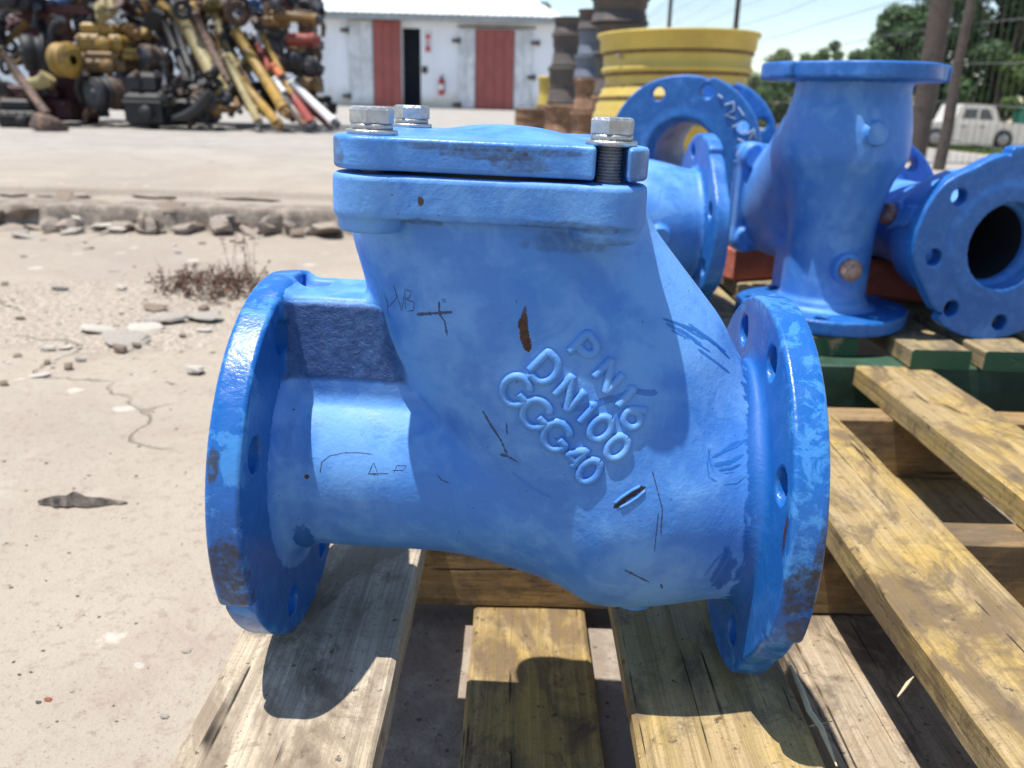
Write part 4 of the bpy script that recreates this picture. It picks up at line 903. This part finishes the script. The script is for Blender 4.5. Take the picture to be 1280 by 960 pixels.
PARTS.append(pm(lambda m: (m.tube([(-1.6, 0, 0), (-1.2, 0, 0), (-1.19, 0, 0), (1.2, 0, .1), (1.21, 0, .1), (1.6, 0, .1)], [.5, .5, .28, .28, .45, .45], 14))))
PARTS.append(pm(lambda m: (m.lathe([(.4, -.12), (.9, -.12), (1, -.05), (1, .05), (.9, .12), (.4, .12)], 20, Matrix.Rotation(1.1, 4, 'X'), close=True), m.box(-.9, .9, -.06, .06, -.06, .06))))
PARTS.append(pm(lambda m: (m.tube([(-1, 0, -.6), (-.4, 0, .2), (.4, .1, .5), (1, .1, .3)], [.2, .26, .26, .2], 12), m.box(.7, 1.2, -.3, .4, 0, .6, None, .06))))
GREASE = {}
for kk in range(5):
    for c in ('dark', 'brown', 'grey'):
        me = PARTS[kk].copy(); me.materials.append(CM[c]); GREASE[kk, c] = me
def ram(x0, y0, x1, y1, Y0, Y1, wpx, col, label, rod=True, eye=True, name='hydraulic_ram', cat='hydraulic ram'):
    a, b = Vector(at(x0, y0, Y0)), Vector(at(x1, y1, Y1)); d = b-a; r = pxm((Y0+Y1)/2, wpx)/2; L = d.length; u = d.normalized()
    t = thing(name, label, cat, b, group='hydraulic rams and pipes leaning on the scrap heap'); a2, b2 = a-b, Vector((0, 0, 0))
    m = MB(); e1 = a2+u*L*.06; e2 = b2-u*L*.05
    m.tube([e1, e1+u*r*.05, e1+u*r*.9, e1+u*r*.95, a2+u*L*.5, a2+u*L*.501+u*r*.3, e2-u*r*1.2, e2-u*r*1.15, e2], [r*.6, r*1.15, r*1.15, r, r, r, r, r*1.15, r*1.1], 16); m.build('barrel', CM[col], t)
    if rod:
        q_ = MB(); q_.tube([a2-u*L*.03, e1], r*.45, 12); q_.build('rod', CM['chrome'] if rod == 2 else CM['grey'], t)
    if eye:
        sd_ = u.cross(Vector((0, 1, 0))).normalized(); n_ = u.cross(sd_).normalized()
        q_ = MB()
        R3 = Matrix((u, sd_, n_)).transposed().to_4x4()
        q_.lathe([(r*.35, -r*.6), (r*.85, -r*.6), (r*.85, r*.6), (r*.35, r*.6)], 18, Matrix.Translation(b2-u*r*.3) @ R3, close=True); q_.build('eye', CM['grey' if col != 'yel' else 'ochre'], t)
    return t
for a in [(217, 6, 283, 124, 8.6, 8.0, 17, 'pale', 'thick pale yellow ram leaning steeply, the fattest in the heap'), (240, 14, 289, 112, 8.9, 8.3, 14, 'brown', 'brown rusty ram leaning just right of the thick pale one'),
          (279, 66, 326, 158, 8.5, 7.7, 10, 'pale', 'worn yellow ram with its eye on the ground, leftmost of the low pair'), (298, 98, 350, 158, 8.3, 7.7, 12, 'yel', 'yellow ram with its eye on the ground, right one of the low pair'), (291, 34, 359, 143, 8.7, 7.8, 13, 'yel', 'long bright yellow ram leaning across the middle of the heap'),
          (314, 58, 353, 142, 8.9, 8.1, 8, 'ochre', 'thin ochre ram just right of the long bright yellow one'), (300, 62, 336, 112, 9.0, 8.5, 6, 'blue', 'thin blue grey rod between the yellow rams'), (288, 58, 316, 110, 8.95, 8.4, 6, 'brown', 'thin brown rod between the yellow rams'),
          (361, 101, 421, 156, 8.4, 7.8, 11, 'white', 'white ram slanting to the ground at the right end of the heap'), (342, 98, 357, 117, 8.2, 8.0, 7, 'white', 'short white tube beside the top of the white ram'), (356, 106, 392, 158, 8.5, 7.8, 12, 'red', 'red brown ram with faded lower end under the white one'), (364, 116, 414, 158, 8.6, 7.9, 9, 'red', 'thin red ram tucked under the white one'),
          (340, 82, 353, 97, 8.3, 8.2, 10, 'orange', 'short orange elbow at the head of the white ram'), (320, 55, 340, 92, 8.7, 8.4, 9, 'red', 'knobbly dark red linkage above the white ram'), (318, 115, 330, 135, 8.6, 8.3, 8, 'yel', 'short yellow stub low among the rams')]:
    ram(*a)
for a in [(256, -14, 302, 112, 9.1, 8.6, 11, 'pale', 'dull yellow ram behind the brown one'), (309, -12, 330, 66, 9.0, 8.7, 9, 'white', 'short white ram end near the top of the long yellow one'), (232, 30, 262, 128, 8.8, 8.3, 9, 'brown', 'thin brown ram in the shade of the thick pale one'), (268, 40, 300, 140, 8.8, 8.2, 8, 'ochre', 'thin ochre ram crossing behind the low pair'),
          (326, 40, 372, 132, 8.8, 8.2, 8, 'yel', 'yellow ram half hidden behind the red linkage'), (346, 120, 384, 160, 8.2, 7.8, 8, 'brown', 'short brown ram at the foot of the red ones'), (204, -10, 246, 110, 9.0, 8.6, 8, 'grey', 'grey tube left of the thick pale ram'), (300, 40, 366, 150, 8.9, 8.0, 8, 'dark', 'black tube beside the long bright yellow ram')]:
    ram(*a)
ram(190, -10, 236, 104, 8.7, 8.3, 9, 'dark', 'dark steel pole leaning left of the thick pale ram', False, False, 'steel_pole', 'pole')
ram(176, -12, 205, 40, 9.0, 8.8, 7, 'ochre', 'ochre strut hanging above the black engine', False, False, 'strut', 'strut')
ram(196, 30, 208, 60, 8.9, 8.8, 6, 'grey', 'curved grey pipe behind the dark pole', False, False, 'pipe', 'pipe')
ram(260, 70, 265, 110, 8.9, 8.8, 12, 'ochre', 'ochre upright block behind the thick pale ram', False, False, 'steel_strut', 'strut')
# bar with a round foot
for k in range(46):                    # greasy lumps that fill the engine's corner of the heap
    x, y = random.uniform(170, 272), random.uniform(88, 152); kk = random.randrange(5); c = random.choice(['dark', 'dark', 'dark', 'brown', 'grey']); me = GREASE[kk, c]
    o = link(bpy.data.objects.new('engine_part', me)); o.location = at(x, y, random.uniform(7.75, 8.1)); sc_ = random.uniform(.04, .09); o.scale = (sc_, sc_, sc_); o.rotation_euler = (random.uniform(-2, 2), random.uniform(-2, 2), random.uniform(-3, 3)); tag(o, 'greasy black engine part piled on the ground in front of the engine block', 'engine part', 'greasy engine parts in front of the heap')
b = ram(-4, 56, 62, 148, 7.4, 7.0, 10, 'brown', 'brown bar with a round iron foot at the left edge of the heap', False, False, 'axle_shaft', 'shaft')
m = MB(); rr_ = pxm(7.0, 21); m.lathe([(0, -.09), (rr_*.95, -.09), (rr_, -.07), (rr_, .02), (rr_*.9, .04), (rr_*.3, .06), (0, .06)], 28, Matrix.Rotation(.35, 4, 'Y') @ Matrix.Rotation(-.25, 4, 'X')); o = m.build('foot_plate', CM['brown'], b); o.location = (.0, 0, -.04)
def drumx(x, y, Y, rpx, lpx, yaw, cols, label, name='wheel_hub', cat='wheel hub', pitch=0.):
    c = Vector(at(x, y, Y)); r = pxm(Y, rpx); L = pxm(Y, lpx); t = thing(name, label, cat, c-Vector((0, 0, 0)), (0, pitch, yaw), 'hubs and drums in the scrap heap')
    Mx = Matrix.Rotation(math.pi/2, 4, 'Y')
    m = MB(); m.lathe([(r*.35, -L*.5), (r*.9, -L*.5), (r, -L*.45), (r, -L*.1), (r*.9, -L*.05), (r*.9, L*.2), (r*1.06, L*.22), (r*1.06, L*.34), (r*.8, L*.36), (r*.7, L*.5), (r*.3, L*.5)], 30, Mx); m.build('drum', CM[cols[0]], t)
    m = MB(); m.lathe([(0, -L*.52), (r*.75, -L*.52), (r*.8, -L*.49), (r*.36, -L*.485)], 30, Mx); m.lathe([(0, -L*.66), (r*.25, -L*.64), (r*.3, -L*.5)], 20, Mx); m.build('face', CM[cols[1]], t)
    for k in range(8):
        an = k*math.pi/4; m = MB(); m.tube([(-L*.56, r*.58*math.cos(an), r*.58*math.sin(an)), (-L*.48, r*.58*math.cos(an), r*.58*math.sin(an))], r*.07, 6); m.build('stud', CM['grey'], t)
    return t
drumx(124, 117, 7.9, 19, 18, 1.1, ('dark', 'grey'), 'dark round hub with a studded face in front of the brown motor')
drumx(154, 116, 8.1, 21, 34, .35, ('brown', 'ochre'), 'brown motor drum with a flanged end beside the dark hub')
drumx(45, 66, 7.9, 21, 30, .5, ('dark', 'dark'), 'black drum hub lying left beside the yellow hub')
drumx(82, 75, 7.8, 20, 24, -.3, ('yel', 'yel'), 'bright yellow planetary hub at the left of the heap')
drumx(118, 76, 8.3, 10, 55, 0, ('ochre', 'brown'), 'ochre axle tube behind the hubs', 'axle_tube', 'axle')
drumx(190, 72, 8.2, 15, 26, 1.0, ('brown', 'grey'), 'brown gear pump above the black engine', 'gear_pump', 'pump')
drumx(372, 78, 8.5, 13, 26, .9, ('dark', 'dark'), 'black drum with a deep rim on the right side of the heap')
drumx(390, 82, 8.3, 11, 12, .7, ('dark', 'grey'), 'grey faced disc drum at the far right of the heap')
drumx(388, 106, 8.4, 9, 26, 0, ('ochre', 'ochre'), 'ochre roller at the lower right of the heap')
drumx(380, 50, 8.6, 8, 40, 0, ('red', 'brown'), 'red brown roller sticking out at the right of the heap')
drumx(340, 60, 8.8, 12, 22, 1.2, ('grey', 'grey'), 'grey gear case above the red linkage')
drumx(352, 78, 8.7, 11, 22, .8, ('brown', 'ochre'), 'brown gear case above the orange elbow')
drumx(345, 40, 8.9, 12, 26, .6, ('grey', 'chrome'), 'grey alternator high on the right of the heap')
drumx(270, 8, 9.0, 9, 26, .8, ('ochre', 'yel'), 'ochre drum near the top of the brown ram')
def blockm(x0, x1, y0, y1, Y, col, label, dep=.3, yaw=.1, name='gearbox', cat='gearbox'):
    a, b_ = at(x0, y1, Y), at(x1, y0, Y); W = float(b_[0]-a[0]); Hh = float(b_[2]-a[2]); t = thing(name, label, cat, ((a[0]+b_[0])/2, Y, a[2]), (0, 0, yaw), 'machine castings in the scrap heap')
    m = MB(); bv = min(W, Hh)*.10; m.box(-W/2, W/2, -dep/2, dep/2, 0, Hh*.62, None, bv); m.box(-W*.40, W*.34, -dep*.42, dep*.42, Hh*.6, Hh, None, bv); m.build('casing', CM[col], t)
    m = MB(); m.box(-W*.53, W*.53, -dep*.54, dep*.54, Hh*.40, Hh*.47, None, bv*.2); m.build('joint_flange', CM[col], t)
    m = MB(); m.lathe([(0, .06), (W*.16, .06), (W*.18, .03), (W*.18, 0)], 18, Matrix.Translation((W*.12, -dep*.5, Hh*.25)) @ Matrix.Rotation(math.pi/2, 4, 'X')); m.build('cover', CM[col], t)
    for k in range(5):
        m = MB(); xx = -W*.42+W*.84*k/4; m.lathe([(0, .03), (W*.035, .03), (W*.035, 0)], 6, Matrix.Translation((xx, -dep*.5, Hh*.435)), False); m.build('bolt_head', CM['grey'], t)
    return t
blockm(106, 154, 30, 66, 8.3, 'yel', 'yellow gearbox casting high in the left of the heap'); blockm(112, 160, 66, 90, 8.2, 'ochre', 'ochre valve block under the yellow gearbox'); blockm(157, 176, 61, 75, 8.2, 'yel', 'small yellow block right of the ochre one', .15)
blockm(176, 218, 92, 156, 8.0, 'dark', 'black engine block on the ground in the middle of the heap', .5, -.15, 'engine_block', 'engine'); blockm(208, 268, 106, 152, 8.2, 'dark', 'black gearbox on the ground right of the engine block', .5, .2)
blockm(4, 102, 108, 148, 8.5, 'dred', 'dark red machine base under the hubs', .5, 0, 'machine_bed', 'machine'); blockm(8, 44, 124, 160, 7.6, 'dark', 'black casting on the ground at the left edge', .3, .3, 'casting', 'casting')
blockm(300, 332, 0, 22, 9.0, 'blue', 'blue pump casting at the top of the heap', .3, .2, 'casting', 'casting'); blockm(262, 300, 30, 58, 9.0, 'dark', 'black casting behind the long yellow ram', .3, .2, 'casting', 'casting'); blockm(376, 392, -6, 46, 8.9, 'brown', 'tall brown upright casting at the right top of the heap', .2, 0, 'casting', 'casting')
blockm(-8, 42, -24, 12, 8.2, 'dark', 'black casting at the top left corner of the heap', .4, .1, 'casting', 'casting'); blockm(386, 420, 120, 142, 8.9, 'dark', 'black casting on the ground behind the white ram', .3, .2, 'casting', 'casting')
blockm(330, 360, 14, 34, 8.7, 'ochre', 'ochre bracket casting near the top right of the heap', .2, .1, 'casting', 'casting'); blockm(250, 290, 126, 140, 8.1, 'ochre', 'ochre plate at the foot of the thick pale ram', .3, .1, 'casting', 'casting')
ram(340, 18, 400, 25, 8.5, 8.4, 12, 'ochre', 'ochre arm jutting out to the right at the top of the heap', False, True, 'loader_arm', 'arm')
# curved yellow arm under the black drum, curved black guard
c = at(40, 88, 7.6); m = MB(); R_ = pxm(7.6, 22); pts = [(R_*math.cos(math.radians(a)), -.02, R_*.7*math.sin(math.radians(a))) for a in range(185, 345, 14)]; m.tube(pts, [R_*.16+.004*i for i in range(len(pts))], 10); o = m.build('yoke', CM['pale']); o.location = c; tag(o, 'curved pale yellow yoke cradling the black drum hub', 'yoke')
c = at(238, 128, 7.7); m = MB(); pts = [(pxm(7.7, u), 0, pxm(7.7, v_)) for u, v_ in ((-24, -20), (-8, -17), (8, -8), (18, 4), (26, 14))]; m.tube(pts, [.02, .045, .05, .05, .03], 10); o = m.build('guard', CM['dark']); o.location = c; tag(o, 'curved black guard on the ground in front of the gearbox', 'guard')
# dark red rack that holds it
rk = thing('steel_rack', 'dark red steel rack standing in the left of the heap', 'rack', at(64, 150, 8.4))
ro = at(64, 150, 8.4)
def rp(x, y): q_ = at(x, y, 8.4)-ro; return float(q_[0]), float(q_[2])
x0, z0 = rp(46, 150); x1, z1 = rp(84, 8); zh0, zh1 = rp(0, 28)[1], rp(0, 21)[1]; xh0, xh1 = rp(65, 0)[0], rp(75, 0)[0]
m = MB(); m.box(x0, xh0, 0, .03, z0, z1); m.box(xh1, x1, 0, .03, z0, z1); m.box(xh0, xh1, 0, .03, z0, zh0); m.box(xh0, xh1, 0, .03, zh1, z1); m.build('post', CM['dred'], rk)
for (xa, xb, ya, yb, dy) in ((-10, 130, 8, 15, -.05), (-10, 100, 132, 140, -.12), (40, 92, 44, 50, .04)):
    xa_, za = rp(xa, yb); xb_, zb_ = rp(xb, ya); m = MB(); m.box(xa_, xb_, dy, dy+.04, za, zb_); m.build('beam', CM['dred'], rk)
rk2 = thing('steel_rack', 'black steel shelving added at the back of the heap to darken it', 'rack', at(230, 140, 9.6)); ro = at(230, 140, 9.6)  # shelving added behind so the depth of the heap reads dark
def rp2(x, y): q_ = at(x, y, 9.6)-ro; return float(q_[0]), float(q_[2])
for xx in (110, 175, 250, 330, 385):
    xa_, za = rp2(xx-3, 146); xb_, zb_ = rp2(xx+3, -30); m = MB(); m.box(xa_, xb_, 0, .05, za, zb_); m.build('post', CM['dark'], rk2)
for yy in (-4, 48, 104):
    xa_, za = rp2(96, yy+4); xb_, zb_ = rp2(392, yy); m = MB(); m.box(xa_, xb_, -.25, .5, za, zb_); m.build('shelf', CM['dark'], rk2)
# the rest of the heap: rusty machine parts, alike at this size, filled in so its depth stays dark
pm_cache = {}
cols = ['dark']*5+['brown']*4+['grey']*3+['ochre']*2+['dred', 'yel', 'blue', 'pale']
nP = 0
while nP < 250:
    x = random.uniform(-10, 405); y = random.uniform(-26, 150)
    if x > 330 and y > 110: continue
    Y = random.uniform(8.7, 9.7) if nP < 150 else random.uniform(8.0, 8.9)
    if nP >= 150 and ((x > 200 and y > 20) or x > 360): continue
    k = random.randrange(5); c = random.choice(cols); key = (k, c)
    if key not in pm_cache:
        me = PARTS[k].copy(); me.materials.append(CM[c]); pm_cache[key] = me
    o = link(bpy.data.objects.new('machine_part', pm_cache[key])); o.location = at(x, y, Y); s = random.uniform(.06, .125); o.scale = (s, s, s); o.rotation_euler = (random.uniform(-1, 1), random.uniform(-1, 1), random.uniform(-3, 3))
    if o.location.z < .16: o.location.z = .16+random.random()*.1
    tag(o, 'rusty machine part jammed in the dark depth of the scrap heap', 'machine part', 'rusty machine parts packed inside the scrap heap'); nP += 1
# ------------------------------------------------------------------ fence, posts, road side, pickup, trees
POST = wood('grey_post_wood', (.13, .10, .085), (.115, .098, .09), (.06, .05, .045))
def gz(x, y): return float(ground_z(x, y))
tp, bt = at(1171, 0, 6.0), at(1128, 280, 6.0)
ps = thing('fence_post', 'thick grey timber fence post behind the upright valve', 'post', (float(bt[0]), 6.0, gz(bt[0], 6.0)))
r = pxm(6.0, 13); xtop = float(tp[0]-bt[0]); hh = 2.6
m = MB(); m.tube([(0, 0, -.3), (.01, 0, .5), (.0, 0, 1.2), (.015, 0, 2.0), (.02, 0, hh)], [r*1.02, r*1.0, r*.98, r, r*.97], 14); m.build('shaft', POST, ps)
tp, bt = at(1217, -10, 5.4), at(1168, 232, 5.4)
pl = thing('leaning_pole', 'thin dark pole leaning beside the thick fence post', 'pole', (float(bt[0]), 5.4, gz(bt[0], 5.4)))
d = Vector(tp-bt); z0 = gz(bt[0], 5.4)-float(bt[2]); r = pxm(5.4, 7)
m = MB(); m.tube([Vector((0, 0, 0))-d.normalized()*.25, d*.3+Vector((0, 0, .0))+Vector((.01, 0, -z0)), d*.6+Vector((-.005, 0, -z0)), d*1.15+Vector((0, 0, -z0))], [r*1.1, r*1.05, r*.9, r*.75], 10); m.build('shaft', POST, pl)
fx = 3.0
fence = thing('wire_fence', 'tall wire mesh fence running away behind the yellow rim', 'fence', (fx, 5, 0))
WIRE = plain('fence_wire', (.16, .16, .17), .6, .4)
def fp(y): return fx+.012*(y-5)
for k, (px_, Y) in enumerate(((838, None), (922, None))):
    Y = 15.9 if px_ == 838 else 11.7
    q_ = at(px_, 10, Y); m = MB(); x = float(q_[0])-fx; g_ = gz(q_[0], Y); m.tube([(x, Y-5, g_-.2), (x, Y-5, g_+3.2)], .034, 8); m.build('fence_stake', IRON, fence)
m = MB()
y = 4.6
while y < 24:
    x = fp(y)-fx; g_ = gz(fp(y), y); m.tube([(x, y-5, g_), (x, y-5, g_+2.55)], .0019, 3, False); y += .085+.012*(y-4.6)*.2
o = m.build('mesh_wire', WIRE, fence); o['kind'] = 'stuff'
for zz in (.15, .40, .65, .90, 1.15, 1.40, 1.65, 1.90, 2.15, 2.40, 2.65, 2.90):
    m = MB(); m.tube([(fp(yy)-fx, yy-5, gz(fp(yy), yy)+zz+.02*math.sin(yy)) for yy in np.linspace(4.6, 24, 14)], .0028, 4, False); m.build('wire_strand', WIRE, fence)
# pickup on the road below the yard
TY = 33.0; tg = float(at(1235, 187, TY)[2])
PW = plain('pickup_white', (.62, .60, .56), .4, 0, .06, 1); GLASS = plain('car_glass', (.05, .07, .09), .12, 0, .1); TYRE = plain('tyre_black', (.02, .02, .02), .9); TRIM = plain('dark_trim', (.04, .04, .04), .6)
c0 = at(1162, 150, TY); pk = thing('pickup_truck', 'white double cab pickup parked under the trees beyond the fence', 'pickup', (float(c0[0]), TY, tg))
X = lambda px_: float(at(px_, 150, TY)[0]-c0[0])
ZZ = lambda py_: float(at(1235, py_, TY)[2])-tg
zs, zh, zr_ = ZZ(181), ZZ(154.5), ZZ(131)
xw = X(1218); side = 1.7
bodyp = [(0, zs), (X(1203), zs-.02), (X(1245), zs-.02), (X(1262), zs), (X(1305), zs+.05), (X(1308), zh-.15), (X(1296), zh+.0), (X(1256), zh+.06), (X(1252), zh+.08), (X(1193), zh+.05), (0, zh+.02)]
def sideprism(poly, y0, y1, mb): mb.prism([(a, b) for a, b in poly], y0, y1, Matrix(((1, 0, 0, 0), (0, 0, -1, 0), (0, 1, 0, 0), (0, 0, 0, 1))))
m = MB(); sideprism(bodyp, 0, -side, m); m.build('body', PW, pk)
m = MB(); sideprism([(X(1193)+.02, zh+.04), (X(1200), zr_-.04), (X(1205), zr_), (X(1236), zr_), (X(1242), zr_-.05), (X(1252), zh+.06)], -.06, -side+.06, m); cab = m.build('cab', PW, pk)
for poly in ([(X(1203), ZZ(149)), (X(1206), ZZ(136.5)), (X(1221), ZZ(136.5)), (X(1221), ZZ(149))], [(X(1225), ZZ(150)), (X(1225), ZZ(136.5)), (X(1235), ZZ(136.5)), (X(1243), ZZ(150))]):
    m = MB(); sideprism(poly, .0, -.0, m); 
    m = MB(); sideprism(poly, -.045, -.075, m); m.build('window', GLASS, cab)
for a, b in ((1200, 1222), (1223, 1249)):
    m = MB(); xa, xb = X(a), X(b); 
    m.box(xa, xb, -.022, -.002, zs+.08, zh+.02); d_ = m.build('door', PW, pk); m = MB(); m.box(xa+.08, xa+.28, -.045, -.0225, zh-.14, zh-.10); m.build('handle', TRIM, d_)
for xx in (X(1258), X(1172)):
    m = MB(); m.lathe([(.12, -.02), (.22, -.03), (.35, -.02), (.37, .05), (.37, .2), (.12, .2)], 24, Matrix.Translation((xx, .06-.1, .37)) @ Matrix.Rotation(-math.pi/2, 4, 'X')); wo = m.build('wheel', TYRE, pk)
    m = MB(); m.lathe([(0, -.035), (.19, -.035), (.21, -.02)], 18, Matrix.Translation((xx, .06-.1, .37)) @ Matrix.Rotation(-math.pi/2, 4, 'X')); m.build('rim', plain('wheel_grey', (.3, .3, .3), .4, .5), wo)
for xx in (X(1258), X(1172)):
    m = MB(); m.lathe([(.12, -.02), (.35, -.02), (.37, .05), (.37, .2), (.12, .2)], 20, Matrix.Translation((xx, side-.22, .37)) @ Matrix.Rotation(-math.pi/2, 4, 'X')); m.build('wheel', TYRE, pk)
m = MB(); m.box(X(1306), X(1311), .02, side-.02, zs, zs+.25, None, .03); m.build('bumper', TRIM, pk)
m = MB(); m.box(X(1249), X(1252), -.16, -.03, zh+.1, zh+.22); m.build('mirror', TRIM, pk)
q_ = at(1283, 160, 36.0); m = MB(); t = thing('green_crate', 'green plastic crate load behind the bonnet of the white pickup', 'crate', (float(q_[0]), 36.0, tg)); GR = plain('green_plastic', (.03, .20, .14), .5)
m.box(-.5, .9, -.3, .3, 0, ZZ(134), None, .05); m.build('shell', GR, t); m = MB(); m.box(-.54, .94, -.34, .34, ZZ(134)-.001, ZZ(134)+.08, None, .03); m.build('lid', GR, t)
# verge grass
GRASS = plain('verge_grass', (.075, .14, .025), .9, 0, .5, 3)
N_ = 16000; gx_ = rng.uniform(9, 34, N_); gy_ = rng.uniform(28.6, 41, N_); ok = (gy_ > 31) | (rng.random(N_) < .5); gx_, gy_ = gx_[ok], gy_[ok]; n = len(gx_)
gzv = ground_z(gx_, gy_); hb = rng.uniform(.10, .34, n); wb_ = rng.uniform(.02, .05, n); an = rng.uniform(0, 6.28, n)
B = np.stack([gx_, gy_, gzv-.02], 1); U_ = np.stack([np.cos(an)*wb_, np.sin(an)*wb_, 0*an], 1); T_ = B+np.stack([rng.normal(0, .08, n), rng.normal(0, .08, n), hb], 1)
V = np.stack([B-U_, B+U_, T_], 1).reshape(-1, 3); o = meshobj('verge_grass', npmesh('verge_grass', V, np.arange(3*n).reshape(-1, 3), False), GRASS); o['kind'] = 'stuff'
def leafmat(name, c1, c2):
    m = Mat(name, .55, 0, .4); v = m.coord(rnd=True); a = m.noise(v, .55, 4, .6); b_ = m.noise(v, 6, 2, .6)
    m.color(m.mix(m.ramp(m.math('ADD', m.math('MULTIPLY', a, .6), m.math('MULTIPLY', b_, .4)), .38, .62), c1, c2))
    tr = m.n('ShaderNodeBsdfTranslucent'); mx = m.n('ShaderNodeMixShader'); mx.inputs[0].default_value = .22
    tr.inputs[0].default_value = tuple(x*1.2 for x in c2)+(1,); out = m.t.nodes['Material Output']; m.l(m.b.outputs[0], mx.inputs[1]); m.l(tr.outputs[0], mx.inputs[2]); m.l(mx.outputs[0], out.inputs[0]); return m.m
LEAF = [leafmat('dark_leaves', (.032, .075, .03), (.08, .145, .048)), leafmat('mid_leaves', (.06, .11, .03), (.12, .18, .05)), leafmat('yellow_green_leaves', (.10, .14, .035), (.17, .21, .06))]
BARK = plain('tree_bark', (.11, .085, .065), .9, 0, .35, 8)
def tree(label, x, y, h, spread, mi, n=5200, clumps=26, low=.12, leaf=.2, seed=0, name='broadleaf_tree', group='trees beyond the fence'):
    r = np.random.default_rng(seed); g_ = gz(x, y); t = thing(name, label, 'tree', (x, y, g_), group=group)
    m = MB(); tops = []
    m.tube([(0, 0, -.2), (.05, 0, h*.2), (-.05, .05, h*.45), (.05, 0, h*.75)], [h*.028, h*.022, h*.015, h*.005], 8)
    cc = []; 
    for k in range(clumps):
        u = r.random(); z = h*(low+(1-low)*u**.9); wr = spread*math.sqrt(max(.06, 1-((u-.42)/.62)**2)); a = r.random()*6.283; q = wr*math.sqrt(r.random())
        cc.append((q*math.cos(a), q*math.sin(a), z*.96, spread*r.uniform(.22, .42)))
    for c in cc[::3]:
        z0 = max(h*.12, c[2]*.45); m.tube([(0, 0, z0), (c[0]*.5, c[1]*.5, (z0+c[2])/2+.1), (c[0], c[1], c[2])], [h*.010, h*.006, h*.002], 5, False)
    m.build('trunk', BARK, t)
    cc = np.array(cc); pick = r.integers(0, len(cc), n); d = r.normal(size=(n, 3)); d /= np.linalg.norm(d, axis=1, keepdims=True)
    rad = cc[pick, 3]*(r.random(n)**.45); P = cc[pick, :3]+d*rad[:, None]*np.array([1, 1, .78])
    P[:, 2] = np.maximum(P[:, 2], h*low*.6)
    nrm = d*.6+r.normal(size=(n, 3))*.6+np.array([0, 0, .5]); nrm /= np.linalg.norm(nrm, axis=1, keepdims=True)
    a = np.cross(nrm, r.normal(size=(n, 3))); a /= np.linalg.norm(a, axis=1, keepdims=True); b_ = np.cross(nrm, a); s = leaf*r.uniform(.5, 1.2, n)[:, None]
    V = np.stack([P-a*s, P+b_*s*.5, P+a*s, P-b_*s*.5], 1).reshape(-1, 3)
    meshobj('crown', npmesh('crown', V, np.arange(4*n).reshape(-1, 4), False), LEAF[mi], t); return t
def tx(px_, Y): return float(at(px_, 120, Y)[0])
for k, (px_, Y, ytop, wpx, mi, lab, nn) in enumerate([
    (1120, 40, 12, 52, 0, 'dark tree behind the thick fence post, left edge of the tall trees', 7000), (1175, 42, -60, 80, 0, 'tall dark tree between the post and the leaning pole', 11000), (1245, 39, -80, 80, 0, 'tall dark tree over the white pickup', 12000), (1310, 41, -70, 80, 0, 'tall dark tree at the right edge of the picture', 9000),
    (1248, 37, 62, 34, 1, 'mid green bush hanging over the bonnet of the pickup', 4500), (1190, 43, 70, 36, 0, 'dark bush at the tail of the pickup', 4500),
    (1075, 52, 62, 34, 0, 'dark bushy tree just left of the tall trees', 5000), (1040, 60, 52, 30, 1, 'rounded tree with a raised top in the far row', 5000), (1005, 62, 64, 32, 2, 'yellow green tree in the middle of the far row', 5000), (968, 64, 60, 28, 2, 'yellow green tree second from the left of the far row', 5000), (930, 60, 92, 34, 1, 'low green tree at the left end of the far row', 5000), (985, 50, 92, 40, 0, 'dark bush under the yellow green trees', 5000), (1040, 48, 90, 40, 0, 'dark bush in front of the rounded tree', 5000), (950, 48, 108, 34, 0, 'dark low bush behind the yellow rim', 4000), (1100, 46, 80, 40, 0, 'dark bush at the foot of the tall trees', 5000), (892, 62, 108, 34, 1, 'low bush half hidden behind the yellow rim', 3500)]):
    x = tx(px_, Y); g_ = gz(x, Y); h = float(at(px_, ytop, Y)[2])-g_; sp = pxm(Y, wpx)
    tree(lab, x, Y, h, sp, mi, nn, 30 if h > 5 else 18, .12, .17 if h > 5 else .14, 100+k)
p = at(668, 6, 70); x = float(p[0]); tree('distant tree top showing over the right end of the shed roof', x+.6, 70, float(at(690, -4, 70)[2])-gz(x, 70), 1.6, 0, 2500, 12, .3, .22, 200)
